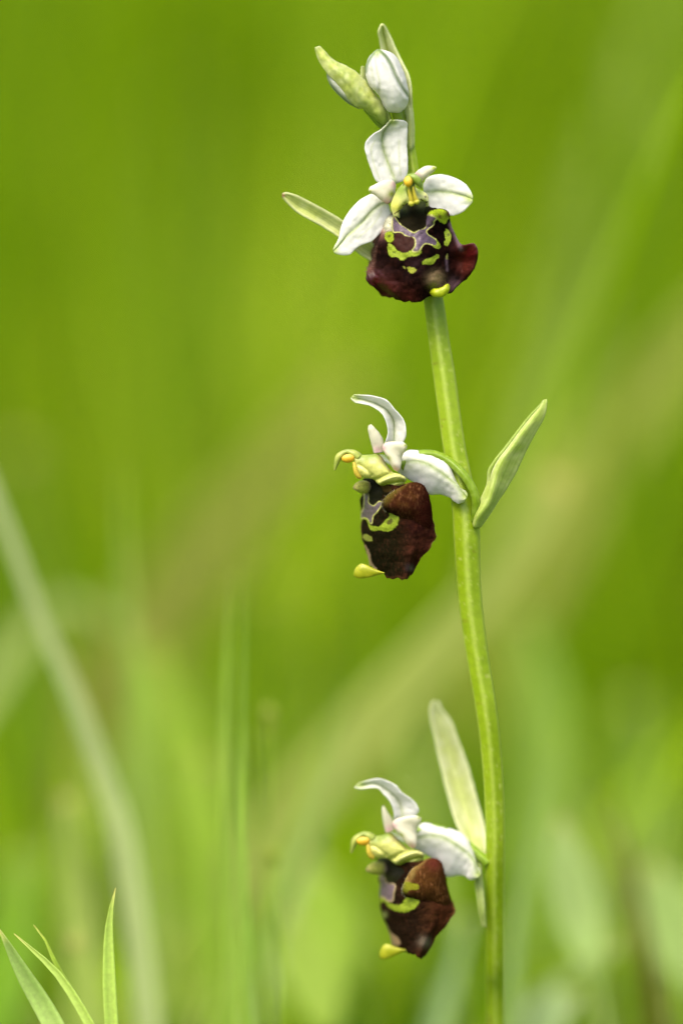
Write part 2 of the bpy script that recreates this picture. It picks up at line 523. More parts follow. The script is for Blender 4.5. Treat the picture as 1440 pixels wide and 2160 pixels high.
stem_px = [(846, 225, 5), (853, 262, 8), (868, 330, 10), (880, 440, 13), (897, 545, 17), (915, 640, 20.5), (926, 720, 21.5), (938, 800, 23), (948, 875, 23),
           (959, 950, 23.5), (972, 1020, 25), (982, 1085, 27.5), (984, 1125, 27.5), (987, 1200, 26), (993, 1280, 24.5), (1008, 1390, 23), (1026, 1500, 22),
           (1037, 1600, 21), (1043, 1700, 20.5), (1044, 1800, 20), (1043, 1900, 20), (1044, 2030, 19.5), (1045, 2160, 19.5)]
sp = np.array([[x, y, stem_depth(y)] for x, y, r in stem_px])
foot = W(sp[-1][None])[0]
base = np.array([foot[0] + 0.001, foot[1] - 0.002, 0.0])
orchid = empty('orchid_plant', base)
tag(orchid, 'flowering wild orchid with white sepals, brown velvety lips and green stem', 'orchid')

# stem: world path down to the soil
wp = W(sp)
ext = np.array([foot * (1 - t) + (base + [0, 0, -0.004]) * t for t in (0.35, 0.7, 1.0)])
wpath = np.concatenate([wp, ext])
wr = np.array([r for _, _, r in stem_px] + [20, 21, 22]) * PX
zz0, zz1 = wpath[0][2], wpath[-1][2]
def stem_col(x, y, u, v):
    C = base_col(x, (140, 168, 12))
    n = vnoise(u * 900, v * 40, 18, 3)
    C = mixc(C, (166, 190, 44), np.clip(0.35 + 0.45 * n, 0, 1) * 0.5)
    C = mixc(C, (124, 154, 10), np.clip(vnoise(u * 2600, v * 30, 14, 6), 0, 1) * 0.2)
    C = mixc(C, (196, 206, 110), (np.clip(vnoise(u * 9000, v * 90, 3, 7) - 0.55, 0, 1) * 1.6))
    C = mixc(C, (120, 96, 40), np.clip(vnoise(u * 5200, v * 60, 5, 9) - 0.82, 0, 1) * 3)
    streak = 0.5 + 0.5 * np.cos(2 * math.pi * v * 5 + 0.6)
    C = mixc(C, (186, 204, 92), streak ** 4 * 0.5)
    return C
tube('stem', wpath, wr, stem_col, M_STEM, orchid, n=420, seg=40, ribs=0.05, px=False)

WHITE = (250, 249, 245)
VEIN = (132, 166, 16)

def sepal_col(vein, vw=4.0, tip=None, shade=WHITE, seed=0, side=()):
    def f(x, y, u, v):
        C = base_col(x, shade)
        d = polyline_d(x, y, crline(vein))
        C = mixc(C, VEIN, np.exp(-(d / vw) ** 2) * np.clip(0.8 + 0.4 * u, 0, 1))
        C = mixc(C, (216, 222, 180), np.exp(-(d / (vw * 3.2)) ** 2) * 0.45)
        for s in side:
            d2 = polyline_d(x, y, crline(s))
            C = mixc(C, (205, 215, 150), np.exp(-(d2 / 2.2) ** 2) * 0.45)
        st = vnoise(v * 46, u * 5, 1.0, seed + 300)
        C = mixc(C, (210, 216, 192), np.clip(st, 0, 1) * 0.22)
        C = mixc(C, (250, 250, 252), np.clip(vnoise(x, y, 1.6, seed + 301), 0, 1) * 0.35)  # fine sparkles, painted as tiny near-white specks
        C = mixc(C, (220, 218, 212), np.clip(vnoise(x, y, 12, seed + 302), 0, 1) * 0.15)
        if tip is not None:
            C = mixc(C, (176, 196, 88), np.exp(-((np.hypot(x - tip[0], y - tip[1])) / tip[2]) ** 2) * 0.8)
        return C
    return f
def crline(L):
    return cr1(np.asarray(L, float), len(L) * 5)

def sepal(name, z, rows, zs, parent, tip=None, cup=0.0, vw=4.0, t=3.4, seed=0, warp=None, groove=5.0, side=(), vshift=0):
    G = lmr(z, rows, zs, 64, 41, cup)
    v = np.linspace(-1, 1, 41)[None]
    u = np.linspace(0, 1, 64)[:, None]
    G[..., 2] += groove * np.exp(-(v / 0.13) ** 2) * np.minimum(1, 4 * u) * np.minimum(1, 5 * (1 - u))
    G = wobble(wobble(G, 3.0, 40, seed), 1.3, 9, seed + 200)
    if warp: G = warp(G)
    vein = [p[1] for p in rows]
    vn = np.array([z(*p) for p in vein])
    if warp:
        vn = warp(np.concatenate([vn, np.zeros((len(vn), 1))], 1)[:, None])[:, 0, :2]
    sd = [np.array(pts(z, s)) for s in side]
    return shell(name, G, t, sepal_col(vn, vw, tip, seed=seed, side=sd), M_PETAL, parent), G

def bract_col(base=(168, 190, 92), pale=(214, 222, 160), axis=None, dark=(140, 170, 50)):
    def f(x, y, u, v):
        C = base_col(x, base)
        n = vnoise(x, y, 16, 8)
        C = mixc(C, pale, np.clip(0.3 + 0.6 * n, 0, 1) * 0.7)
        C = mixc(C, pale, np.clip(np.abs(v - 0.5) * 2, 0, 1) ** 4 * 0.8)
        C = mixc(C, dark, np.exp(-((v - 0.5) / 0.05) ** 2) * 0.5)
        s = np.cos(v * 2 * math.pi * 6) * 0.5 + 0.5
        C = mixc(C, dark, s ** 4 * 0.4)
        C = mixc(C, pale, (np.cos(v * 2 * math.pi * 11 + 1) * 0.5 + 0.5) ** 3 * 0.3)
        return C
    return f

# ============================ flower 1 (faces the viewer)
f1 = empty('flower', W(np.array([[860, 400, 20]]))[0], orchid)
tag(f1, 'topmost open flower facing forward under the two buds')

rows = [((735, 1030), (795, 1030), (850, 1010)), ((672, 1015), (772, 975), (862, 955)), ((632, 930), (750, 920), (861, 890)), ((608, 850), (725, 850), (859, 800)),
        ((608, 780), (709, 790), (860, 740)), ((650, 728), (710, 725), (862, 690)), ((705, 695), (725, 695), (862, 665)), ((740, 660), (748, 668), (842, 646)), ((757, 636), (770, 640), (800, 638))]
zs = [(12, 12, 12), (8, 12, 8), (4, 11, 4), (0, 10, 2), (-2, 8, 0), (-6, 4, -4), (-10, -2, -8), (-14, -8, -12), (-16, -14, -15)]
sepal('sepal', ZA, rows, zs, f1, tip=ZA(775, 655) + (9,), cup=-2, vw=3.8, seed=1, side=[[(690, 1000), (655, 900), (640, 820), (660, 770)], [(820, 980), (810, 860), (812, 760)]])
rows = [((715, 1105), (745, 1145), (760, 1200)), ((650, 1092), (690, 1162), (748, 1265)), ((598, 1110), (630, 1212), (702, 1325)), ((545, 1155), (580, 1270), (650, 1378)),
        ((495, 1215), (530, 1318), (590, 1402)), ((462, 1280), (487, 1355), (545, 1428)), ((442, 1360), (452, 1395), (510, 1460)), ((420, 1405), (430, 1422), (470, 1466)), ((403, 1432), (408, 1440), (415, 1452))]
zs = [(16, 14, 16), (12, 8, 12), (10, 4, 8), (8, 0, 4), (6, -2, 0), (2, -4, -4), (-4, -8, -8), (-10, -12, -12), (-14, -14, -14)]
sepal('sepal', ZA, rows, zs, f1, tip=ZA(420, 1435) + (8,), cup=-1, vw=4.2, seed=2, groove=3.5, side=[[(700, 1200), (650, 1280), (560, 1360)]])
rows = [((955, 1035), (960, 1085), (985, 1140)), ((985, 990), (1010, 1080), (1000, 1180)), ((1045, 974), (1060, 1078), (1050, 1210)), ((1110, 980), (1115, 1083), (1110, 1222)),
        ((1165, 1000), (1160, 1094), (1160, 1216)), ((1212, 1032), (1205, 1106), (1205, 1195)), ((1243, 1072), (1238, 1118), (1235, 1168)), ((1258, 1110), (1258, 1126), (1258, 1140))]
zs = [(22, 20, 22), (22, 18, 22), (20, 16, 20), (18, 14, 16), (14, 11, 12), (10, 8, 8), (6, 5, 4), (2, 2, 2)]
sepal('sepal', ZA, rows, zs, f1, tip=ZA(1240, 1122) + (10,), cup=-1, vw=5.0, seed=3, groove=3)

def cream_col(green=None, pink=None, gr=9):
    def f(x, y, u, v):
        C = base_col(x, (236, 232, 206))
        if pink is not None:
            for p in pink:
                C = mixc(C, (214, 166, 172), np.exp(-(np.hypot(x - p[0], y - p[1]) / p[2]) ** 2) * 0.8)
        if green is not None:
            for p in green:
                C = mixc(C, (158, 176, 26), np.exp(-(np.hypot(x - p[0], y - p[1]) / p[2]) ** 2))
        return C
    return f

def fleshy(name, z, L, R, zc, th, colfn, parent, mat=M_CREAM, n=40, seg=28, warp=None, post=None):
    P = np.array(pts(z, L)), np.array(pts(z, R))
    def pp(G, u, a):
        if post: G = post(G, u, a)
        G = wobble(G, 1.2, 10, 77)
        return warp(G) if warp else G
    return blob(name, P[0], P[1], zc, th, colfn, mat, parent, n, seg, pp)

# small inner petals
fleshy('petal', ZB, [(662, 262), (640, 232), (600, 222), (540, 237), (490, 262), (455, 280), (442, 305)], [(655, 360), (630, 395), (595, 418), (540, 388), (495, 350), (462, 336), (444, 318)],
       [-2, -6, -10, -14, -18, -20, -20], [4, 10, 13, 12, 10, 7, 2], cream_col([ZB(628, 338) + (7.5,), ZB(455, 320) + (4,)], [ZB(655, 260) + (9,), ZB(590, 405) + (10,)]), f1)
fleshy('petal', ZB, [(805, 180), (850, 138), (905, 113), (960, 113), (983, 122)], [(872, 240), (895, 215), (935, 182), (970, 156), (985, 134)],
       [0, -4, -8, -12, -14], [6, 10, 9, 6, 2], cream_col([ZB(968, 132) + (6,)], [ZB(820, 190) + (9,)]), f1)

# ---- lip of flower 1
lip_rows = [
    [(620, 500), (640, 470), (660, 450), (700, 420), (790, 405), (880, 395), (912, 425), (922, 470), (932, 488)],
    [(560, 585), (590, 558), (640, 565), (700, 560), (790, 560), (900, 545), (950, 498), (1020, 466), (1072, 490)],
    [(510, 635), (560, 640), (620, 650), (700, 640), (800, 640), (910, 620), (980, 575), (1040, 550), (1090, 535)],
    [(485, 710), (540, 715), (610, 720), (700, 715), (810, 710), (910, 690), (990, 660), (1050, 635), (1104, 602)],
    [(466, 790), (530, 800), (610, 810), (700, 810), (810, 800), (910, 775), (1000, 745), (1070, 715), (1146, 690)],
    [(456, 880), (520, 895), (610, 900), (700, 905), (810, 895), (910, 865), (1010, 830), (1100, 790), (1188, 742)],
    [(428, 975), (510, 985), (600, 990), (700, 995), (810, 980), (920, 950), (1030, 905), (1150, 855), (1285, 738)],
    [(430, 1032), (510, 1050), (600, 1070), (700, 1075), (810, 1060), (930, 1030), (1050, 980), (1180, 930), (1315, 830)],
    [(500, 1085), (570, 1110), (640, 1130), (720, 1140), (810, 1130), (920, 1100), (1060, 1050), (1180, 985), (1290, 930)],
    [(552, 1138), (620, 1166), (690, 1182), (765, 1202), (840, 1192), (930, 1160), (1085, 1128), (1162, 1072), (1222, 996)]]
colz = np.array([62, 18, -16, -34, -42, -34, -10, 14, 26.])
rowz = np.array([34, 12, 0, -8, -14, -18, -18, -15, -10, 0.])
LZ = rowz[:, None] + colz[None, :]
LZ[0] = [36, 30, 26, 20, 16, 16, 20, 26, 30]
LZ[1, 1] -= 22; LZ[1, 0] -= 20; LZ[2, 1] -= 10
LZ[1, 6:8] -= 34; LZ[1, 8] -= 20; LZ[2, 6:8] -= 14
LZ[5:8, 8] -= [24, 44, 46]; LZ[6:9, 7] += [8, 10, 4]; LZ[8, 8] -= 34
LZ[6:9, 0] -= [36, 46, 36]; LZ[7:9, 1] += 6
LZ[9, :] -= [30, 8, -4, 4, -2, 2, 10, 16, 14]
G1 = net(ZB, lip_rows, LZ, 170, 170)
G1 = wobble(wobble(G1, 4.0, 22, 31), 1.6, 8, 33)
# frilled lower margin
_u = np.linspace(0, 1, 170)[:, None]; _v = np.linspace(0, 1, 170)[None]
G1[..., 1] += np.clip((_u - 0.86) / 0.14, 0, 1) * (1.8 * np.sin(_v * 27) + 1.2 * np.sin(_v * 58 + 1))

def marking(C, x, y, z, poly, col, soft=0.8, gloss=None, grow=0.0):
    jx, jy = 0.9 * vnoise(x, y, 3.2, 91), 0.9 * vnoise(x, y, 3.2, 92)
    sd = poly_sd(x + jx, y + jy, pts(z, poly))
    return mixc(C, np.asarray(col) * 0.97, 1 - sstep(-soft, soft, sd - grow), gloss)

YG = (132, 150, 36)
CREAM_LINE = (166, 166, 92)
LILAC = (86, 70, 84)
def velvet(C, x, y, col, a, seed=0):
    """fine nap of short hairs: sparkle of the hair tips painted as small light strokes"""
    n = vnoise(x, y * 0.45, 1.5, 120 + seed) * 0.6 + vnoise(x * 0.9 + 7, y * 0.4, 2.6, 121 + seed) * 0.6
    return mixc(C, col, np.clip(n - 0.1, 0, 1) * a)
def near(x, y, z, cx, cy, r):
    p = z(cx, cy)
    return np.exp(-((np.hypot(x - p[0], y - p[1])) / r) ** 2)

SPEC1 = [(392, 165), (430, 200), (470, 250), (530, 285), (575, 325), (630, 345), (690, 315), (745, 300), (765, 260), (772, 180), (800, 135), (862, 168), (842, 195), (836, 245), (792, 290), (757, 322), (772, 365),
         (822, 397), (870, 430), (880, 465), (860, 490), (820, 478), (780, 465), (740, 465), (710, 500), (680, 540), (640, 555), (612, 550), (645, 500), (646, 430), (620, 395), (560, 382), (520, 365), (490, 335), (440, 330), (400, 325), (388, 250)]
def lip1_col(x, y, u, v):
    C = base_col(x, (14, 5, 4), 0.06)
    n = vnoise(x, y, 9, 4)
    C = mixc(C, (32, 13, 8), np.clip(n, 0, 1) * 0.5)
    C = mixc(C, (44, 20, 26), near(x, y, ZF, 640, 720, 16) * 0.5, 0.35)
    # red glossy flared corners and lower margin
    C = mixc(C, (62, 13, 13), near(x, y, ZF, 170, 870, 24) * 0.95, 0.9)
    C = mixc(C, (80, 24, 20), near(x, y, ZF, 330, 1010, 24) * 0.7, 0.6)
    C = mixc(C, (66, 26, 20), near(x, y, ZF, 560, 1100, 20) * 0.7)
    C = mixc(C, (84, 13, 16), near(x, y, ZF, 1280, 560, 24) * 0.95, 0.85)
    C = mixc(C, (92, 34, 22), near(x, y, ZF, 1230, 720, 20) * 0.7, 0.6)
    C = mixc(C, (86, 62, 68), near(x, y, ZF, 1080, 940, 14) * 0.7, 0.4)
    C = mixc(C, (100, 78, 86), np.exp(-(polyline_d(x, y, pts(ZF, [(1040, 240), (1110, 390), (1180, 520)])) / 4.5) ** 2) * 0.85, 0.6)  # grey-violet sheen along the valley, painted into the colour
    C = mixc(C, (90, 72, 84), np.exp(-(polyline_d(x, y, pts(ZF, [(990, 640), (1000, 780)])) / 2.5) ** 2) * 0.8, 0.6)
    C = velvet(C, x, y, (86, 46, 38), 0.10 + 0.22 * np.maximum(sstep(0.62, 0.85, u), sstep(0.3, 0.1, v)))
    # downy left flank
    C = mixc(C, (120, 84, 72), np.clip(1.25 - v / 0.1, 0, 1) * sstep(0.72, 0.55, u) * 0.9, 0.0)
    C = mixc(C, (150, 104, 98), near(x, y, ZF, 240, 320, 15) * 0.9, 0.0)
    C = mixc(C, (206, 206, 176), near(x, y, ZF, 330, 265, 11) * 0.95, 0.0)
    C = mixc(C, (206, 206, 176), near(x, y, ZF, 345, 190, 9) * 0.9, 0.0)
    # tan tuft above the appendage
    C = mixc(C, (166, 140, 104), near(x, y, ZF, 870, 880, 14) * 0.95, 0.0)
    C = mixc(C, (120, 130, 40), near(x, y, ZF, 850, 960, 8) * 0.7, 0.1)
    # green shoulders
    C = marking(C, x, y, ZF, [(305, 345), (380, 332), (396, 400), (382, 442), (340, 455), (300, 420)], (132, 150, 30), 1.4, 0.2)
    C = mixc(C, (40, 34, 8), near(x, y, ZF, 345, 385, 3.5) * 0.9)
    C = marking(C, x, y, ZF, [(795, 118), (850, 85), (930, 75), (990, 90), (1018, 150), (1000, 195), (970, 230), (930, 215), (900, 190), (860, 172), (820, 150)], (150, 170, 34), 1.2, 0.2)
    C = mixc(C, (70, 44, 24), near(x, y, ZF, 910, 150, 4.5) * 0.85)
    C = mixc(C, (84, 46, 44), near(x, y, ZF, 1012, 120, 6) * 0.9, 0.0)
    # yellow-green figures
    C = marking(C, x, y, ZF, [(330, 480), (360, 470), (400, 490), (420, 530), (460, 560), (520, 575), (580, 555), (620, 555), (690, 545), (702, 570), (660, 610), (600, 615), (550, 625), (520, 650), (480, 665), (450, 640), (400, 625), (360, 615), (335, 570)], YG, 0.7, 0.4)
    C = mixc(C, (70, 84, 24), near(x, y, ZF, 405, 570, 2.6) * 0.8)
    C = marking(C, x, y, ZF, [(720, 695), (740, 660), (800, 635), (850, 610), (880, 590), (905, 597), (905, 630), (870, 660), (840, 695), (790, 710)], YG, 0.7, 0.4)
    C = marking(C, x, y, ZF, [(550, 738), (590, 735), (640, 760), (645, 790), (610, 808), (570, 795), (555, 765)], (150, 156, 52), 0.8, 0.4)
    C = marking(C, x, y, ZF, [(500, 730), (525, 730), (528, 755), (505, 750)], (130, 134, 50), 0.8, 0.4)
    C = marking(C, x, y, ZF, [(1000, 290), (1030, 330), (1050, 380), (1040, 440), (1010, 495), (970, 480), (965, 450), (985, 430), (965, 350), (975, 310)], YG, 0.8, 0.4)
    C = mixc(C, (74, 78, 40), near(x, y, ZF, 1022, 370, 3.6) * 0.85)
    C = marking(C, x, y, ZF, [(990, 590), (1005, 580), (1010, 640), (990, 660), (980, 630)], (120, 122, 60), 0.8, 0.4)
    # grey-violet mirror with cream edge, red-brown eye
    sd = poly_sd(x, y, pts(ZF, SPEC1))
    C = mixc(C, CREAM_LINE, 1 - sstep(0.0, 1.0, sd - 2.0), 0.5)
    C = marking(C, x, y, ZF, [(876, 420), (922, 490), (905, 525), (860, 520), (825, 492), (860, 485)], YG, 0.8, 0.4)
    C = mixc(C, LILAC, 1 - sstep(-0.5, 0.5, sd), 0.75)
    C = marking(C, x, y, ZF, [(402, 410), (432, 345), (480, 347), (530, 388), (590, 388), (628, 422), (632, 470), (600, 530), (540, 572), (480, 560), (430, 520), (392, 470)], (48, 18, 9), 0.8, 0.3)
    # dark basal field
    C = marking(C, x, y, ZB, [(680, 525), (672, 440), (720, 380), (850, 370), (930, 385), (918, 520), (890, 612), (800, 640), (742, 610), (692, 570)], (22, 18, 5), 1.0, 0.12)
    C = mixc(C, (50, 66, 10), (near(x, y, ZB, 720, 470, 12) + near(x, y, ZB, 870, 440, 13)) * 0.5, 0.6)
    return C
shell('lip', G1, 6, lip1_col, M_LIP, f1, back_col=(96, 84, 40))
def fuzz_col(base=(150, 112, 100)):
    return lambda x, y, u, v: base_col(x, base)
hairs('hair', [G1], 24000, 8.5, fuzz_col((142, 108, 96)), M_HAIR, f1, mask=lambda x, y, i, j: np.where(j < 0.09, 0.6, 0) * (i < 0.66) * (i > 0.1), seed=5, rad=0.6)
hairs('hair', [G1], 30000, 7, fuzz_col((206, 204, 176)), M_HAIR, f1, mask=lambda x, y, i, j: 0.7 * near(x, y, ZF, 330, 240, 13), seed=6)
hairs('hair', [G1], 26000, 8, fuzz_col((160, 132, 96)), M_HAIR, f1, mask=lambda x, y, i, j: 0.8 * near(x, y, ZF, 870, 880, 13), seed=7, down=0.9)
hairs('hair', [G1], 22000, 4.5, fuzz_col((66, 34, 28)), M_HAIR, f1, mask=lambda x, y, i, j: 0.25 * ((i > 0.66) | (j < 0.25)), seed=8, rad=0.3)

# yellow-green appendage at the lip tip
def yel_col(a=(190, 200, 30), b=(168, 186, 28)):
    def f(x, y, u, v):
        C = base_col(x, a)
        return mixc(C, b, np.clip(0.5 + 0.8 * vnoise(x, y, 9, 12), 0, 1) * 0.7)
    return f
fleshy('appendage', ZF, [(780, 1030), (803, 1018), (840, 992), (900, 985), (950, 972), (990, 943), (1020, 934), (1038, 948)], [(790, 1050), (812, 1058), (850, 1082), (900, 1093), (960, 1088), (1003, 1058), (1036, 1010), (1047, 970)],
       [-22, -34, -44, -48, -48, -46, -42, -38], [3, 6, 9, 9, 8, 8, 7, 2], yel_col(), f1, mat=M_COLUMN)

# ---- column of flower 1
def column_col(x, y, u, v):
    C = base_col(x, (234, 234, 156))
    g = near(x, y, ZG, 560, 720, 22) + near(x, y, ZG, 1010, 760, 9)
    C = mixc(C, (138, 166, 50), np.clip(g, 0, 1) * 0.95)
    C = mixc(C, (206, 206, 60), near(x, y, ZG, 420, 1150, 14) * 0.8)
    C = mixc(C, (70, 30, 12), 1 - sstep(0.4, 1.5, polyline_d(x, y, pts(ZG, [(395, 1325), (490, 1230)]))))
    C = mixc(C, (60, 26, 12), 1 - sstep(0.5, 1.7, polyline_d(x, y, pts(ZG, [(1035, 955), (1110, 995), (1195, 1025)]))))
    C = mixc(C, (60, 26, 12), near(x, y, ZG, 1145, 915, 2.0) + near(x, y, ZG, 597, 1105, 2.0))
    C = mixc(C, (110, 84, 84), np.exp(-(polyline_d(x, y, pts(ZG, [(560, 590), (420, 780), (350, 900)])) / 1.3) ** 2) * 0.8)
    return C
crows = [[(360, 1400), (420, 1400), (470, 1420), (500, 1440)], [(295, 1150), (370, 1180), (450, 1230), (490, 1290)], [(320, 1010), (430, 1060), (520, 1120), (560, 1180)], [(400, 820), (530, 900), (610, 1010), (690, 1060)],
         [(560, 600), (660, 760), (720, 920), (760, 1075)], [(740, 560), (800, 740), (830, 900), (850, 1085)], [(920, 680), (960, 820), (980, 930), (970, 1040)], [(1080, 760), (1090, 860), (1080, 940), (1060, 1000)],
         [(1190, 840), (1170, 910), (1160, 970), (1140, 1010)], [(1225, 950), (1215, 1000), (1205, 1040), (1180, 1060)], [(1228, 1130), (1222, 1140), (1212, 1150), (1200, 1160)]]
cz = [[-24, -28, -26, -18], [-20, -30, -32, -24], [-18, -32, -36, -28], [-20, -36, -42, -36], [-26, -42, -50, -44], [-32, -46, -54, -48], [-24, -40, -48, -42], [-20, -34, -42, -36], [-18, -28, -34, -30], [-16, -22, -28, -24], [-12, -16, -18, -14]]
Gc = net(ZG, crows, cz, 90, 40)
shell('column', Gc, 4, column_col, M_COLUMN, f1)
def green_cap(x, y, u, v):
    C = base_col(x, (146, 172, 60))
    return mixc(C, (190, 204, 140), np.clip(vnoise(x, y, 7, 9), 0, 1) * 0.5)
def zp(z, lst):
    return [z(a, b) + (d,) for a, b, d in lst]
fleshy('anther_cap', ZG, [(592, 620), (606, 480), (680, 362), (800, 300), (930, 338), (1050, 440), (1084, 560), (1078, 688)], [(622, 620), (650, 500), (730, 450), (820, 480), (880, 560), (935, 612), (1000, 660), (1052, 692)],
       [-46, -54, -60, -64, -66, -66, -64, -60], [3, 7, 11, 13, 12, 10, 6, 2], green_cap, f1, mat=M_COLUMN, n=50, seg=30)
tube('anther_neck', zp(ZG, [(770, 470, -58), (775, 580, -58), (785, 720, -56), (800, 880, -52)]), [8, 10, 10.5, 8], lambda x, y, u, v: base_col(x, (132, 156, 52)), M_COLUMN, f1, n=30, seg=20, flat=0.6)
ball('pollinium', ZG(725, 520) + (-74,), (9.2, 11.2, 9), lambda x, y, u, v: mixc(base_col(x, (240, 196, 40)), (246, 218, 110), near(x, y, ZG, 740, 430, 7) * 0.7), M_POLLEN, f1, tilt=-0.12)
stripe = lambda x, y, u, v: base_col(x, (214, 200, 60))
tube('caudicle', zp(ZG, [(740, 650, -70), (750, 760, -68), (790, 930, -66), (815, 1040, -64)]), [2.2, 3.2, 4.6, 5], stripe, M_COLUMN, f1, n=24, seg=12)
tube('caudicle', zp(ZG, [(850, 640, -70), (865, 760, -68), (900, 900, -66), (935, 1000, -64)]), [2.2, 3.2, 4.4, 5], stripe, M_COLUMN, f1, n=24, seg=12)
ball('viscidium', ZG(805, 1065) + (-64,), (6.6, 6.4, 6), lambda x, y, u, v: base_col(x, (212, 208, 70)), M_COLUMN, f1)
ball('viscidium', ZG(940, 1025) + (-64,), (6.4, 5.8, 6), lambda x, y, u, v: base_col(x, (212, 208, 70)), M_COLUMN, f1)
tube('ovary', [(862, 405, 12), (872, 430, 26), (888, 500, 44), (902, 580, 44)], [12, 14, 12, 9], lambda x, y, u, v: base_col(x, (140, 168, 50)), M_STEM, f1, n=30)

# ============================ flowers 2 and 3 (seen from the side)
C2D = [((170, 512), (168, 1165)), ((240, 398), (255, 1015)), ((400, 425), (430, 1030)), ((252, 443), (262, 1075)), ((310, 550), (320, 1195)), ((265, 103), (195, 685)), ((460, 115), (490, 672)),
       ((575, 300), (658, 850)), ((470, 300), (475, 860)), ((430, 180), (405, 732)), ((350, 92), (350, 630)), ((372, 252), (400, 820)), ((580, 370), (675, 905)), ((520, 518), (615, 1130)), ((640, 400), (780, 963)),
       ((800, 470), (980, 1040)), ((850, 560), (1062, 1170)), ((922, 655), (1110, 1320)), ((872, 700), (1040, 1358)), ((740, 645), (900, 1330)), ((660, 595), (805, 1225)), ((705, 690), (855, 1400)), ((737, 890), (915, 1580)),
       ((640, 1010), (770, 1770)), ((530, 1125), (620, 1893)), ((615, 1085), (705, 1905)), ((280, 1100), (375, 1915)), ((430, 1085), (545, 1865)), ((350, 940), (440, 1690)), ((325, 800), (383, 1510)), ((325, 700), (388, 1380)),
       ((280, 612), (280, 1290)), ((442, 695), (543, 1425)), ((490, 640), (600, 1297)), ((365, 740), (434, 1440)), ((376, 1050), (475, 1830))]
src = np.array([ZC(*a) for a, _ in C2D]); dst = np.array([ZD(*b) for _, b in C2D])
def tps_fit(S, D, lam=6.0):
    n = len(S)
    r = np.linalg.norm(S[:, None] - S[None], axis=-1)
    K = np.where(r > 0, r ** 2 * np.log(r + 1e-12), 0) + lam * np.eye(n)
    P = np.concatenate([np.ones((n, 1)), S], 1)
    A = np.zeros((n + 3, n + 3)); A[:n, :n] = K; A[:n, n:] = P; A[n:, :n] = P.T
    return np.linalg.solve(A, np.concatenate([D, np.zeros((3, 2))]))
TW = tps_fit(src, dst)
def to3(G):
    sh = G.shape
    Q = np.asarray(G, float).reshape(-1, 3)
    r = np.linalg.norm(Q[:, None, :2] - src[None], axis=-1)
    U = np.where(r > 0, r ** 2 * np.log(r + 1e-12), 0)
    xy = U @ TW[:-3] + np.concatenate([np.ones((len(Q), 1)), Q[:, :2]], 1) @ TW[-3:]
    return np.concatenate([xy, (Q[:, 2] * 0.95 + 85)[:, None]], 1).reshape(sh)

def lip2_col(x, y, u, v):
    C = base_col(x, (23, 20, 7), 0.06)
    C = mixc(C, (40, 16, 11), sstep(0.5, 0.9, v) * 0.95, 0.05)
    C = mixc(C, (30, 8, 8), near(x, y, ZC, 620, 830, 22) * 0.7)
    C = mixc(C, (62, 32, 20), np.clip(vnoise(x, y, 6, 14), 0, 1) * 0.6 * sstep(0.45, 0.7, v), 0.0)
    C = mixc(C, (66, 34, 24), near(x, y, ZC, 640, 960, 24) * 0.6, 0.05)
    C = velvet(C, x, y, (88, 50, 36), 0.26 + 0.2 * sstep(0.45, 0.8, v))
    C = mixc(C, (140, 92, 50), sstep(0.955, 1.0, v) * sstep(0.55, 0.7, u) * 0.85)
    C = mixc(C, (120, 84, 60), sstep(0.05, 0.0, v) * sstep(0.3, 0.5, u) * 0.7)
    C = mixc(C, (96, 84, 88), near(x, y, ZC, 600, 1060, 7) * 0.6, 0.5)
    C = mixc(C, (110, 70, 44), sstep(0.97, 1.0, u) * 0.6)
    C = marking(C, x, y, ZC, [(352, 930), (378, 970), (392, 1030), (420, 1065), (400, 1085), (374, 1060), (366, 990)], (176, 148, 116), 1.6, 0.1)
    C = marking(C, x, y, ZH, [(640, 500), (690, 560), (780, 560), (830, 620), (800, 650), (720, 640), (700, 590)], (60, 46, 20), 1.0)
    # yellow-green crescent and spot
    C = marking(C, x, y, ZH, [(435, 1000), (470, 960), (515, 985), (560, 1060), (640, 1085), (690, 1070), (740, 1010), (790, 960), (790, 900), (810, 850), (860, 850), (870, 920), (905, 970), (890, 1060), (830, 1120), (760, 1145), (680, 1130), (600, 1135), (550, 1110), (520, 1020), (480, 985), (445, 1025)], YG, 0.8, 0.35)
    C = marking(C, x, y, ZH, [(770, 1020), (820, 985), (830, 1030), (800, 1060), (765, 1055)], (84, 84, 26), 0.7)
    C = marking(C, x, y, ZC, [(342, 872), (385, 880), (390, 908), (350, 902)], (140, 146, 60), 0.9, 0.3)
    # mirror
    sp_ = [(480, 590), (520, 600), (540, 700), (530, 780), (600, 830), (660, 780), (700, 790), (650, 880), (590, 950), (572, 1040), (530, 985), (490, 965), (445, 975), (450, 920), (480, 840), (490, 700)]
    sd = poly_sd(x, y, pts(ZH, sp_))
    C = mixc(C, CREAM_LINE, 1 - sstep(0, 1, sd - 1.8), 0.5)
    C = mixc(C, (92, 80, 86), 1 - sstep(-.5, .5, sd), 0.75)
    C = marking(C, x, y, ZH, [(440, 420), (560, 470), (640, 560), (710, 620), (700, 700), (640, 790), (595, 810), (545, 780), (545, 690), (500, 580), (455, 490)], (20, 20, 5), 0.9, 0.2)
    return C
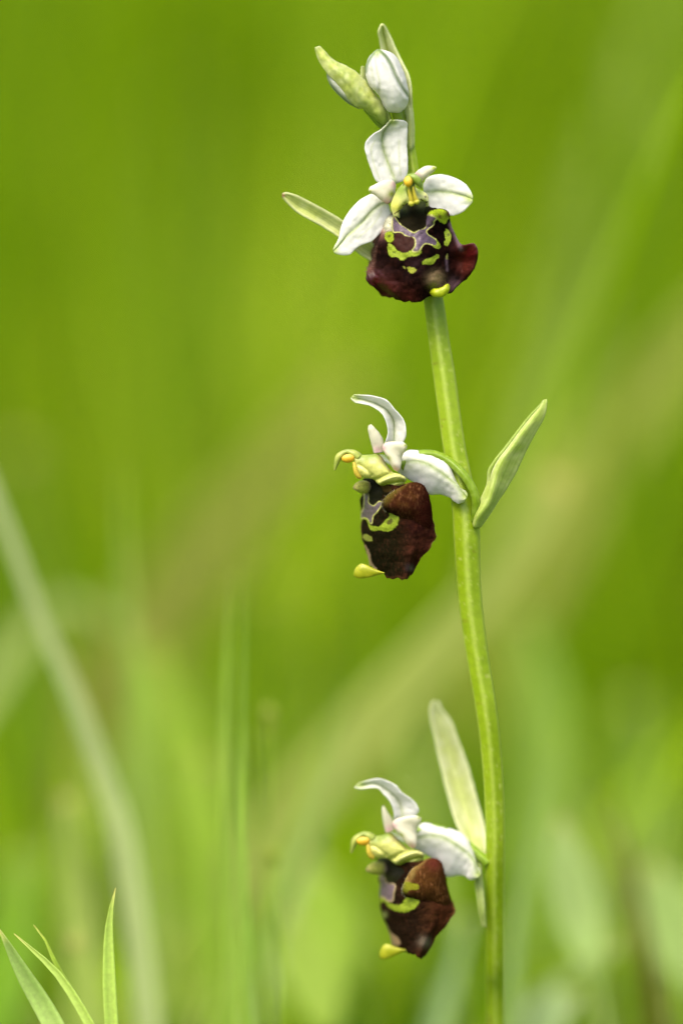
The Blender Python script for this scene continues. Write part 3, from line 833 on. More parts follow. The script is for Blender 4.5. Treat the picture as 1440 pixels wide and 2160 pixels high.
def lip3_col(x, y, u, v):
    C = base_col(x, (30, 19, 10), 0.06)
    C = mixc(C, (60, 31, 15), sstep(0.5, 0.9, v) * 0.95, 0.06)
    C = mixc(C, (72, 44, 22), np.clip(vnoise(x, y, 9, 14), 0, 1) * 0.4 * sstep(0.45, 0.7, v), 0.1)
    C = mixc(C, (110, 100, 84), near(x, y, ZJ, 940, 1180, 12) * 0.8, 0.2)
    C = velvet(C, x, y, (90, 54, 36), 0.25)
    C = mixc(C, (150, 100, 52), sstep(0.955, 1.0, v) * sstep(0.5, 0.65, u) * 0.85)
    C = mixc(C, (120, 86, 64), sstep(0.05, 0.0, v) * sstep(0.3, 0.5, u) * 0.7)
    C = marking(C, x, y, ZJ, [(465, 960), (520, 1060), (600, 1110), (640, 1190), (590, 1240), (520, 1230), (495, 1110)], (178, 146, 110), 1.6, 0.1)
    C = marking(C, x, y, ZJ, [(550, 180), (640, 200), (710, 230), (690, 290), (620, 260)], (50, 30, 16), 1.2)
    C = marking(C, x, y, ZJ, [(355, 645), (410, 612), (450, 625), (490, 680), (540, 700), (600, 722), (650, 702), (690, 640), (740, 600), (820, 598), (862, 660), (842, 722), (780, 772), (700, 802), (620, 792), (540, 772), (480, 732), (440, 668), (390, 690)], YG, 1.0, 0.35)
    sp_ = [(395, 280), (430, 340), (450, 425), (520, 450), (565, 465), (550, 560), (535, 655), (480, 655), (430, 615), (375, 600), (382, 520), (398, 440), (390, 340)]
    sd = poly_sd(x, y, pts(ZJ, sp_))
    C = mixc(C, (176, 156, 110), 1 - sstep(0, 1, sd - 1.6), 0.5)
    C = mixc(C, (106, 88, 98), 1 - sstep(-.5, .5, sd), 0.75)
    C = marking(C, x, y, ZJ, [(350, 120), (520, 150), (600, 220), (690, 280), (640, 360), (570, 430), (480, 430), (440, 330), (400, 220)], (26, 22, 8), 1.2, 0.6)
    C = mixc(C, (150, 158, 90), near(x, y, ZJ, 435, 835, 6) * 0.8)
    return C
def lobe2_col(x, y, u, v):
    C = base_col(x, (50, 26, 13), 0.0)
    C = mixc(C, (94, 88, 30), np.clip(1 - u / 0.16, 0, 1) * 0.8)
    C = mixc(C, (78, 50, 22), np.clip(vnoise(x, y, 8, 15), 0, 1) * 0.6)
    C = velvet(C, x, y, (140, 96, 64), 0.5)
    C = mixc(C, (48, 18, 13), sstep(0.35, 0.8, u) * 0.9)
    C = mixc(C, (30, 20, 10), sstep(0.55, 0.95, v) * sstep(1.1, 0.3, u) * 0.95)
    return C
def lobe3_col(x, y, u, v):
    C = base_col(x, (62, 38, 15), 0.02)
    C = mixc(C, (150, 130, 70), np.clip(1 - u / 0.15, 0, 1) * 0.9)
    C = mixc(C, (84, 54, 24), np.clip(vnoise(x, y, 8, 15), 0, 1) * 0.6)
    C = velvet(C, x, y, (140, 96, 60), 0.45)
    C = mixc(C, (80, 36, 27), near(x, y, ZJ, 1050, 200, 16) * 0.9)
    C = marking(C, x, y, ZJ, [(660, 440), (640, 530), (690, 562), (760, 525), (850, 512), (850, 455), (780, 445), (720, 425)], (118, 120, 30), 1.4)
    C = mixc(C, (42, 23, 11), sstep(0.6, 1.0, v) * 0.9)
    return C

def side_flower(no, fl, wf):
    ww = wf if wf else (lambda G: G)
    def wp2(p):
        q = np.array([[p[0], p[1], 0.0]])
        q = ww(q) if wf else q
        return float(q[0][0]), float(q[0][1])
    def P3(z, lst):
        a = np.array(zp(z, lst)); return ww(a) if wf else a
    def spot(z, cx, cy, r):
        return wp2(z(cx, cy)) + (r,)
    # sepals
    rows = [((452, 372), (505, 385), (560, 365)), ((468, 320), (510, 322), (575, 320)), ((470, 275), (510, 275), (574, 280)), ((457, 225), (502, 225), (558, 225)), ((430, 180), (468, 175), (515, 172)),
            ((380, 150), (412, 140), (465, 118)), ((320, 137), (345, 118), (392, 95)), ((285, 129), (300, 108), (325, 88)), ((265, 103), (270, 98), (285, 83))]
    zs = [(4, 10, 0), (-4, 12, -10), (-8, 12, -14), (-10, 10, -16), (-10, 6, -16), (-10, 2, -14), (-10, -2, -12), (-8, -4, -10), (-6, -6, -6)]
    sepal('sepal', ZC, rows, zs, fl, tip=spot(ZC, 290, 96, 13), vw=3.0, seed=11, warp=wf, groove=3, cup=2)
    rows = [((548, 430), (545, 470), (530, 520)), ((585, 403), (582, 466), (565, 545)), ((640, 399), (645, 462), (620, 578)), ((700, 414), (710, 485), (665, 628)), ((765, 440), (772, 525), (712, 650)),
            ((815, 480), (820, 562), (770, 648)), ((845, 545), (852, 590), (818, 664)), ((872, 605), (880, 624), (850, 692)), ((905, 628), (905, 650), (875, 701)), ((922, 650), (918, 665), (905, 684))]
    zs = [(6, 2, 8), (8, -6, 12), (10, -12, 16), (12, -16, 18), (12, -18, 16), (10, -20, 12), (4, -22, 4), (-6, -22, -6), (-14, -22, -12), (-20, -22, -18)]
    sepal('sepal', ZC, rows, zs, fl, tip=spot(ZC, 905, 660, 10), vw=4.4, seed=12, warp=wf, groove=2, cup=-4)
    # third sepal, on the far side
    rows = [((430, 440), (440, 450), (455, 460)), ((420, 430), (440, 445), (470, 470)), ((430, 430), (455, 450), (490, 480)), ((450, 440), (475, 455), (500, 480)), ((480, 455), (490, 462), (500, 470))]
    zs = [(14, 14, 14), (60, 62, 60), (110, 112, 110), (150, 152, 150), (175, 175, 175)]
    sepal('sepal', ZC, rows, zs, fl, vw=2.5, seed=13, warp=wf, groove=1)
    # petals
    fleshy('petal', ZC, [(395, 418), (384, 375), (373, 335), (362, 285), (363, 262)], [(445, 410), (452, 372), (442, 328), (412, 285), (380, 252)], [14, 16, 14, 10, 8], [4, 8, 8, 6, 2],
           cream_col(None, [spot(ZC, 415, 405, 12)]), fl, warp=wf, n=30, seg=20)
    fleshy('petal', ZC, [(578, 366), (555, 352), (520, 350), (475, 352), (445, 372), (446, 400), (470, 440), (490, 480), (505, 508)], [(583, 374), (578, 392), (566, 410), (556, 432), (552, 450), (550, 470), (548, 490), (543, 505), (525, 520)],
           [-34, -34, -30, -24, -22, -24, -26, -26, -24], [2, 6, 9, 11, 12, 12, 10, 7, 2], cream_col([spot(ZH, 770, 220, 6), spot(ZH, 990, 55, 3)], [spot(ZC, 450, 385, 9), spot(ZC, 520, 510, 9)]), fl, warp=wf, n=36, seg=22)
    # column: hooked beak and body
    def col2(x, y, u, v):
        C = base_col(x, (190, 198, 92))
        for cx, cy, r, a in ((440, 200, 14, .9), (250, 120, 13, .85), (110, 300, 10, .7), (600, 190, 12, .7)):
            s = spot(ZH, cx, cy, r)
            C = mixc(C, (150, 170, 74), np.exp(-(np.hypot(x - s[0], y - s[1]) / r) ** 2) * a)
        for cx, cy, r, a in ((690, 290, 9, .7),):
            s = spot(ZH, cx, cy, r)
            C = mixc(C, (140, 124, 96), np.exp(-(np.hypot(x - s[0], y - s[1]) / r) ** 2) * a)
        return C
    tube('anther_cap', P3(ZH, [(95, 372, -6), (115, 290, -6), (150, 200, -6), (240, 140, -6), (330, 165, -6), (400, 215, -6)]), [2, 5, 7.5, 5.5, 9, 10], col2, M_COLUMN, fl, n=50, seg=18, flat=1.3)
    ridge = crline(pts(ZH, [(660, 535), (700, 512), (770, 478), (850, 450), (930, 445), (985, 482)]))
    cleft = crline(pts(ZH, [(600, 490), (690, 455), (770, 425), (830, 410)]))
    waist = crline(pts(ZH, [(640, 165), (700, 230), (745, 310), (800, 385)]))
    low = crline(pts(ZH, [(690, 575), (780, 545), (870, 525), (960, 510)]))
    beak = crline(pts(ZH, [(400, 300), (480, 350), (560, 440)]))
    def sculpt(G, u, a):
        x, y = G[..., 0].copy(), G[..., 1].copy()
        g = lambda L, w: np.exp(-(polyline_d(x, y, L) / w) ** 2)
        G = G.copy()
        G[..., 2] += np.where(np.sin(a) < 0, -8 * g(ridge, 5.5) + 6 * g(cleft, 3.5) + 7 * g(waist, 3.5) + 5 * g(low, 3.5) + 3.5 * g(beak, 4), 0)
        G[..., 1] += 0.8 * np.sin(u * 30) * (np.cos(a) > 0.6)
        return G
    def colb(x, y, u, v):
        # painted in the unwarped frame of the side flower
        C = base_col(x, (222, 222, 122))
        h = (x, y)
        def wl(L):
            return ww(np.concatenate([L, np.zeros((len(L), 1))], 1)[:, None])[:, 0, :2] if wf else L
        def dab(cx, cy, r, c, a):
            q = spot(ZH, cx, cy, r)
            return mixc(C, c, np.exp(-(np.hypot(x - q[0], y - q[1]) / r) ** 2) * a)
        for cx, cy, r in ((430, 215, 13), (540, 195, 13), (610, 190, 11)):
            C = dab(cx, cy, r, (138, 160, 62), 0.9)
        C = dab(690, 250, 8, (142, 126, 92), 0.7)
        C = mixc(C, (118, 110, 48), np.exp(-(polyline_d(x, y, wl(waist)) / 2.6) ** 2) * 0.75)
        C = mixc(C, (146, 166, 30), np.exp(-(polyline_d(x, y, wl(low)) / 5.5) ** 2) * 0.9)
        C = mixc(C, (214, 214, 140), np.exp(-(polyline_d(x, y, wl(ridge)) / 4) ** 2) * 0.7)
        C = mixc(C, (160, 176, 60), np.exp(-(polyline_d(x, y, wl(cleft)) / 2.4) ** 2) * 0.6)
        return C
    fleshy('column', ZH, [(335, 165), (430, 178), (530, 174), (625, 168), (685, 195), (750, 300), (830, 395), (915, 418), (975, 448), (992, 470)],
           [(345, 300), (380, 440), (470, 462), (560, 478), (640, 540), (720, 585), (800, 598), (880, 590), (960, 548), (1002, 505)],
           [-6, -8, -12, -14, -16, -18, -20, -20, -16, -12], [9, 13, 18, 20, 21, 21, 19, 16, 10, 3], colb, fl, mat=M_COLUMN, warp=wf, n=110, seg=110, post=sculpt)
    bl = P3(ZH, [(262, 222, -18)])[0]
    ball('pollinium', tuple(bl), (13.5, 9, 8), lambda x, y, u, v: mixc(base_col(x, (240, 190, 50)), (246, 220, 120), np.clip((bl[1] - y) / 8, 0, 1) * 0.6), M_POLLEN, fl, tilt=-0.08)
    tube('caudicle', P3(ZH, [(335, 270, -18), (350, 340, -20), (365, 400, -20), (395, 450, -18), (425, 465, -16)]), [3, 4.5, 5, 5, 3], lambda x, y, u, v: base_col(x, (222, 196, 70)), M_COLUMN, fl, n=30, seg=14)
    # far knob of the lip
    tube('lip_knob', P3(ZC, [(282, 614, 22), (300, 608, 20), (330, 606, 26), (372, 612, 34)]), [2.5, 9.5, 14, 12], lambda x, y, u, v: mixc(mixc(base_col(x, (168, 170, 74)), (164, 132, 120), np.clip(1 - u / 0.4, 0, 1) * .8), (120, 96, 100), sstep(.75, 1, u)), M_LIP, fl, n=30, seg=18)
    # lip
    R = [[(335, 556), (370, 556), (410, 562), (450, 575), (490, 592), (530, 600), (580, 590), (640, 583)], [(345, 612), (372, 612), (410, 620), (450, 640), (500, 650), (560, 640), (620, 620), (676, 604)],
         [(322, 675), (360, 680), (400, 690), (450, 710), (510, 720), (580, 700), (640, 680), (697, 660)], [(322, 740), (365, 745), (410, 760), (460, 775), (520, 780), (590, 770), (650, 750), (712, 730)],
         [(325, 800), (365, 810), (410, 825), (460, 840), (530, 840), (600, 835), (660, 820), (726, 815)], [(328, 870), (370, 885), (420, 900), (470, 910), (540, 910), (610, 905), (670, 895), (738, 890)],
         [(346, 940), (385, 955), (430, 965), (480, 975), (550, 980), (610, 970), (660, 960), (712, 950)], [(370, 1000), (400, 1015), (440, 1025), (490, 1040), (550, 1040), (590, 1035), (620, 1025), (648, 1010)],
         [(376, 1052), (410, 1072), (445, 1096), (480, 1116), (535, 1126), (575, 1119), (600, 1104), (620, 1066)]]
    czl = np.array([70, 30, -2, -24, -40, -46, -36, 4.]); rz = np.array([10, 4, 0, -4, -6, -6, -4, 0, 4.])
    Z2 = rz[:, None] + czl[None]
    Z2[6:9, 7] -= 22; Z2[7:9, 6] += 8; Z2[8, :] += [0, 6, 8, 8, 6, 2, 8, 0]
    G = wobble(wobble(net(ZC, R, Z2, 140, 120), 3.0, 22, 41), 1.4, 8, 43)
    gu, gv = np.linspace(0, 1, 140)[:, None], np.linspace(0, 1, 120)[None]
    sd_ = 5 * no
    G[..., 1] += sstep(0.9, 1.0, gu) * (2.2 * np.sin(gv * 24 + sd_) + 1.6 * np.sin(gv * 51 + 2 * sd_))
    G[..., 0] += sstep(0.93, 1.0, gv) * (1.6 * np.sin(gu * 19 + sd_) + 1.2 * np.sin(gu * 47 + sd_))
    G[..., 2] -= 9 * sstep(0.86, 1.0, gv) * sstep(0.5, 0.62, gu) * sstep(0.97, 0.85, gu)      # flared margin
    G[..., 2] += 6 * np.exp(-((gv - 0.80) / 0.05) ** 2) * sstep(0.5, 0.7, gu)                  # furrow beside it
    G = ww(G)
    shell('lip', G, 6, lip2_col if no == 2 else lip3_col, M_LIP, fl, back_col=(96, 84, 40))
    Lr = [[(604, 584), (548, 606), (490, 640), (449, 676), (440, 703), (454, 736)], [(632, 582), (585, 620), (540, 665), (505, 705), (492, 732), (498, 752)], [(655, 588), (625, 640), (590, 690), (560, 730), (552, 765), (552, 792)],
          [(675, 602), (665, 660), (640, 710), (620, 750), (612, 795), (606, 835)], [(692, 640), (698, 690), (690, 740), (682, 790), (674, 840), (664, 875)], [(699, 672), (712, 725), (719, 780), (727, 822), (731, 862), (722, 895)]]
    LZ2 = [[-22, -36, -48, -54, -52, -44], [-30, -48, -58, -60, -54, -34], [-30, -52, -62, -62, -50, -34], [-22, -46, -56, -56, -46, -34], [-10, -28, -38, -40, -34, -22], [8, 0, -2, 0, 4, 6]]
    G2 = wobble(net(ZC, Lr, LZ2, 80, 80), 2.0, 16, 45)
    G2 = ww(G2)
    shell('lip_lobe', G2, 7, lobe2_col if no == 2 else lobe3_col, M_LIP, fl, back_col=(110, 110, 50))
    hairs('hair', [G2], 9000, 5.5, fuzz_col((110, 68, 46)), M_HAIR, fl, mask=lambda x, y, i, j: 0.5 * (j < 0.9), seed=15, rad=0.4, down=0.5)
    hairs('hair', [G2], 9000, 6.5, fuzz_col((206, 196, 170)), M_HAIR, fl, mask=lambda x, y, i, j: np.where((i < 0.05) & (j > 0.3), 0.9, 0), seed=16, rad=0.4, down=0.1)
    hairs('hair', [G], 9000, 4.5, fuzz_col((96, 54, 42)), M_HAIR, fl, mask=lambda x, y, i, j: np.where(j > 0.55, 0.45, 0.03), seed=17, rad=0.3, down=0.5)
    hairs('hair', [G], 9000, 6, fuzz_col((170, 130, 110)), M_HAIR, fl, mask=lambda x, y, i, j: np.where(j > 0.97, 0.9, 0) * (i < 0.8), seed=18, rad=0.35, down=0.1)
    # appendage
    fleshy('appendage', ZC, [(281, 1094), (290, 1066), (318, 1038), (350, 1042), (390, 1062), (430, 1078), (455, 1085)], [(281, 1104), (296, 1116), (330, 1120), (365, 1116), (400, 1106), (436, 1096), (458, 1094)],
           [16, 12, 8, 6, 4, 2, -2], [1.5, 4, 5.5, 6, 6, 5, 2], yel_col((188, 190, 44), (160, 168, 24)), fl, mat=M_COLUMN, warp=wf)
    # ovary
    if no == 2:
        tube('ovary', zp(ZC, [(540, 490, 6), (620, 440, 10), (720, 425, 14), (815, 462, 8), (895, 535, -6), (945, 610, -10), (968, 690, -8), (958, 800, 6)]), [12, 12, 10, 9, 9, 9, 9, 8],
             lambda x, y, u, v: mixc(base_col(x, (120, 150, 20)), (150, 176, 70), np.clip(vnoise(x, y, 6, 2), 0, 1) * .6), M_STEM, fl, n=60, ribs=0.06)
    else:
        tube('ovary', [(868, 1758, 95), (905, 1752, 98), (950, 1762, 98), (985, 1785, 95), (1010, 1805, 90), (1030, 1822, 84)], [13, 14, 12, 11, 10.5, 10],
             lambda x, y, u, v: mixc(base_col(x, (132, 164, 36)), (164, 186, 90), np.clip(vnoise(x, y, 6, 2), 0, 1) * .6), M_STEM, fl, n=60, ribs=0.06)

f2 = empty('flower', W(np.array([[850, 990, 10]]))[0], orchid)
tag(f2, 'middle flower seen from the side beside the tall pointed bract')
side_flower(2, f2, None)
f3 = empty('flower', W(np.array([[870, 1770, 90]]))[0], orchid)
tag(f3, 'lowest flower seen from the side below the pale upright bract')
side_flower(3, f3, to3)

# ============================ bracts and buds
def leaf_sheet(name, z, rows, zs, parent, colfn, t=6, cup=0.0, groove=0.0, seed=0, nu=70, nv=31, mat=None):
    G = lmr(z, rows, zs, nu, nv, cup)
    v = np.linspace(-1, 1, nv)[None]
    G[..., 2] += groove * np.exp(-(v / 0.15) ** 2)
    G = wobble(G, 2.0, 30, seed)
    return shell(name, G, t, colfn, mat or M_BRACT, parent)

# bract behind flower 1, pointing away to the side
fp = lambda x, y: (x, y)
rows = [((905, 585), (898, 598), (890, 610)), ((850, 548), (845, 562), (838, 574)), ((790, 516), (783, 533), (774, 546)), ((730, 470), (720, 489), (708, 497)), ((692, 446), (681, 463), (672, 474)),
        ((658, 428), (648, 444), (640, 457)), ((630, 414), (622, 429), (614, 438)), ((608, 407), (604, 415), (600, 422)), ((595, 410), (595, 412), (596, 414))]
zs = [(44, 50, 44), (40, 50, 40), (30, 42, 30), (20, 32, 20), (14, 26, 14), (8, 20, 8), (4, 14, 4), (2, 6, 2), (0, 1, 0)]
leaf_sheet('bract', fp, rows, zs, orchid, lambda x, y, u, v: mixc(bract_col((206, 216, 116), (236, 238, 184))(x, y, u, v), (150, 80, 70), np.exp(-(np.hypot(x - 596, y - 412) / 5) ** 2) * .8), seed=60, cup=2)

# bract of flower 2: folded, pointing up
rows = [((940, 812), (962, 835), (992, 836)), ((962, 745), (985, 772), (1040, 768)), ((1000, 662), (1040, 690), (1090, 692)), ((1030, 590), (1068, 600), (1132, 628)), ((1036, 512), (1092, 520), (1192, 528)), ((1070, 455), (1130, 445), (1252, 398)),
        ((1135, 375), (1185, 370), (1300, 308)), ((1200, 290), (1240, 290), (1345, 228)), ((1265, 207), (1295, 220), (1362, 182)), ((1325, 143), (1340, 155), (1369, 130)), ((1355, 113), (1358, 115), (1366, 113))]
zs = [(16, -8, 8), (6, -20, 2), (0, -26, 0), (-4, -28, 0), (-12, -26, 2), (-12, -24, 2), (-10, -22, 0), (-8, -18, 0), (-6, -12, -2), (-4, -6, -2), (-2, -2, 0)]
def b2(x, y, u, v):
    C = bract_col((186, 206, 92), (220, 228, 156), dark=(160, 190, 62))(x, y, u, v)
    C = mixc(C, (232, 236, 184), np.exp(-((v - 0.30) / 0.05) ** 2) * 0.8 * sstep(0.3, 0.42, u))  # pale highlight along the fold, painted into the colour
    C = mixc(C, (150, 184, 44), sstep(0.24, 0.16, v) * sstep(0.3, 0.42, u) * 0.6)
    return C
Gb = lmr(ZC, rows, zs, 80, 41, 0)
vv = np.linspace(0, 1, 41)[None]; uu = np.linspace(0, 1, 80)[:, None]
Gb[..., 2] += 12 * np.exp(-((vv - 0.22) / 0.07) ** 2) * sstep(0.25, 0.45, uu) * sstep(1.0, 0.85, uu)
shell('bract', wobble(Gb, 1.6, 24, 61), 6, b2, M_BRACT, orchid)

# bract of flower 3, behind it
rows = [((1000, 1800), (1012, 1806), (1026, 1802)), ((962, 1738), (992, 1752), (1021, 1745)), ((945, 1680), (978, 1695), (1004, 1680)), ((930, 1620), (960, 1630), (987, 1618)), ((917, 1560), (943, 1568), (966, 1560)), ((908, 1520), (929, 1525), (950, 1520)), ((907, 1492), (918, 1494), (932, 1495)), ((914, 1478), (919, 1479), (926, 1481))]
zs = [(100, 104, 96), (150, 160, 130), (178, 190, 160), (195, 208, 180), (205, 218, 192), (208, 218, 200), (210, 216, 204), (210, 212, 206)]
leaf_sheet('bract', fp, rows, zs, orchid, bract_col((206, 216, 130), (240, 242, 200), dark=(186, 202, 100)), seed=62, cup=3)
# narrow sheath edge below flower 3
leaf_sheet('bract', fp, [((1000, 1800), (1006, 1802), (1012, 1800)), ((1002, 1860), (1009, 1861), (1018, 1860)), ((1008, 1910), (1014, 1911), (1022, 1910)), ((1018, 1955), (1021, 1955), (1025, 1955))],
           [(100, 94, 92), (94, 86, 84), (92, 86, 84), (98, 94, 92)], orchid, bract_col((168, 190, 92), (208, 218, 150)), seed=63)

# bract of the white bud, behind it and running down the stem
rows = [((1222, 1500), (1250, 1530), (1290, 1490)), ((1208, 1300), (1245, 1300), (1290, 1300)), ((1200, 1120), (1235, 1110), (1276, 1100)), ((1140, 950), (1205, 940), (1268, 930)), ((1080, 800), (1180, 790), (1262, 800)), ((1000, 650), (1120, 640), (1234, 660)), ((930, 480), (1050, 480), (1172, 530)),
        ((898, 330), (985, 330), (1080, 350)), ((884, 230), (955, 225), (1030, 230)), ((870, 150), (930, 140), (984, 135)), ((890, 85), (920, 80), (950, 88)), ((912, 63), (920, 62), (928, 64))]
zs = [(30, 20, 28), (26, 16, 26), (26, 18, 26), (34, 30, 14), (44, 42, 14), (50, 52, 18), (50, 56, 26), (44, 52, 34), (36, 46, 34), (28, 36, 28), (24, 26, 24), (22, 22, 22)]
def b1(x, y, u, v):
    C = bract_col((208, 218, 134), (236, 240, 190), dark=(186, 202, 96))(x, y, u, v)
    return mixc(C, (156, 176, 24), np.exp(-(polyline_d(x, y, pts(ZE, [(925, 90), (945, 230), (975, 360)])) / 4.5) ** 2) * 0.85)
leaf_sheet('bract', ZE, rows, zs, orchid, b1, seed=64)
leaf_sheet('bract', ZE, [((650, 760), (690, 770), (740, 760)), ((664, 660), (688, 665), (718, 680)), ((672, 590), (692, 592), (714, 610)), ((684, 552), (692, 550), (702, 555))], [(24, 18, 24), (22, 16, 22), (20, 16, 20), (18, 16, 18)], orchid, bract_col((206, 214, 140), (226, 230, 180)), seed=65, nu=30, nv=15)

# white bud
bud = empty('flower_bud', W(np.array([[838, 236, 8]]))[0], orchid)
tag(bud, 'plump white bud with green seams at the tip of the stem')
def bud_post(G, u, a):
    # three overlapping sepals: shallow grooves along the seams
    x, y = G[..., 0], G[..., 1]
    front = np.sin(a) < 0
    d = polyline_d(x, y, crline(pts(ZE, [(880, 360), (960, 440), (1030, 550), (1080, 670), (1150, 800), (1222, 905)])))
    d2 = polyline_d(x, y, crline(pts(ZE, [(850, 400), (838, 500), (858, 620), (882, 740), (884, 900)])))
    G = G.copy()
    G[..., 2] += np.where(front, 6 * np.exp(-(d / 3.0) ** 2) + 4.5 * np.exp(-(d2 / 2.2) ** 2), 0)
    G[..., 2] -= np.where(front, 4.0 * np.exp(-((d - 8) / 5.0) ** 2) * (y > 0), 0)
    return G
def bud_col(x, y, u, v):
    C = base_col(x, (236, 236, 230))
    d = polyline_d(x, y, crline(pts(ZE, [(880, 360), (960, 440), (1030, 550), (1080, 670), (1150, 800), (1222, 905)])))
    C = mixc(C, (92, 126, 56), np.exp(-(d / 3.6) ** 2) * np.clip(1.15 - u * 0.7, 0, 1) * 0.95)
    d = polyline_d(x, y, crline(pts(ZE, [(860, 365), (800, 430), (745, 520), (722, 620)])))
    C = mixc(C, (120, 148, 96), np.exp(-(d / 3.8) ** 2) * 0.9)
    C = mixc(C, (168, 190, 90), near(x, y, ZE, 862, 400, 8) * 0.8)
    d = polyline_d(x, y, crline(pts(ZE, [(850, 400), (838, 500), (858, 620), (882, 740), (884, 900)])))
    C = mixc(C, (206, 214, 172), np.exp(-(d / 2.2) ** 2) * 0.6)
    d = polyline_d(x, y, crline(pts(ZE, [(790, 520), (800, 640), (830, 760)])))
    C = mixc(C, (212, 218, 186), np.exp(-(d / 2.4) ** 2) * 0.6)
    return C
fleshy('sepal', ZE, [(862, 352), (815, 388), (768, 440), (735, 510), (720, 600), (735, 700), (775, 790), (838, 850), (892, 920), (930, 1010), (975, 1075), (1030, 1094)],
       [(885, 352), (965, 368), (1050, 408), (1102, 470), (1145, 560), (1192, 680), (1220, 800), (1228, 885), (1222, 960), (1196, 1028), (1140, 1084), (1090, 1097)],
       [-4, -6, -6, -6, -6, -6, -6, -6, -6, -5, -3, -2], [3, 16, 26, 33, 38, 42, 43, 41, 37, 30, 19, 6], bud_col, bud, mat=M_PETAL, n=90, seg=80, post=bud_post)
tube('ovary', zp(ZE, [(1060, 1060, 2), (1090, 1110, 8), (1110, 1180, 12), (1150, 1300, 22)]), [9, 11, 10, 8], lambda x, y, u, v: base_col(x, (140, 164, 44)), M_STEM, bud, n=24)

# lower bud wrapped in its green bract
bud2 = empty('flower_bud', W(np.array([[812, 258, 8]]))[0], orchid)
tag(bud2, 'unopened bud wrapped in a pale green pointed bract')
def bud2_col(x, y, u, v):
    C = base_col(x, (226, 228, 212))
    C = mixc(C, (128, 150, 110), np.exp(-(polyline_d(x, y, pts(ZE, [(270, 640), (320, 770), (420, 890), (540, 990), (640, 1045)])) / 3.5) ** 2) * 0.85)
    return C
fleshy('sepal', ZE, [(268, 628), (276, 690), (310, 770), (370, 850), (450, 930), (540, 1000), (640, 1052)], [(300, 620), (380, 640), (470, 700), (560, 780), (640, 860), (720, 940), (790, 1020)],
       [0, -2, -4, -4, -4, -2, 0], [4, 14, 20, 23, 22, 17, 8], bud2_col, bud2, mat=M_PETAL, n=50, seg=40)
rows = [((880, 1195), (930, 1235), (980, 1215)), ((790, 1120), (870, 1130), (978, 1130)), ((700, 1050), (800, 1030), (935, 1005)), ((600, 1010), (720, 930), (872, 918)), ((520, 930), (640, 840), (800, 825)), ((450, 830), (560, 740), (722, 728)), ((370, 730), (480, 650), (650, 655)), ((300, 665), (400, 590), (560, 588)),
        ((252, 600), (340, 530), (470, 545)), ((205, 535), (280, 470), (365, 500)), ((165, 440), (215, 400), (270, 415)), ((146, 360), (172, 345), (200, 342)), ((150, 330), (160, 326), (172, 327))]
zs = [(12, 0, 12), (6, -16, 10), (-6, -26, 6), (-14, -34, 2), (-20, -38, 2), (-22, -38, 2), (-20, -36, 2), (-16, -32, 2), (-12, -24, 0), (-8, -18, -2), (-6, -12, -4), (-6, -8, -6), (-6, -6, -6)]
def b3(x, y, u, v):
    C = base_col(x, (206, 216, 116))
    C = mixc(C, (222, 228, 172), np.clip(0.35 + 0.7 * vnoise(x, y, 10, 18), 0, 1) * 0.7)
    C = mixc(C, (150, 178, 52), np.clip(0.4 + 0.6 * vnoise(x * 1.3, y, 6, 19), 0, 1) * np.exp(-((v - .45) / .3) ** 2) * 0.6)
    C = mixc(C, (150, 178, 60), sstep(0.2, 0.0, u) * 0.8)
    C = mixc(C, (216, 224, 170), sstep(0.86, 1.0, v) * 0.7)
    return C
shell('bract', wobble(lmr(ZE, rows, zs, 80, 41, -3), 1.8, 12, 66), 6, b3, M_BRACT, bud2)
tube('ovary', zp(ZE, [(720, 1050, 6), (800, 1130, 10), (880, 1210, 14), (960, 1275, 20), (1080, 1330, 28)]), [5, 7, 8, 8, 7], lambda x, y, u, v: base_col(x, (120, 150, 40)), M_STEM, bud2, n=24)
tube('pedicel', zp(ZE, [(985, 1090, 10), (1000, 1150, 12), (1020, 1250, 18), (1080, 1340, 26)]), [4, 4.5, 5, 6], lambda x, y, u, v: base_col(x, (176, 196, 90)), M_STEM, bud2, n=20)

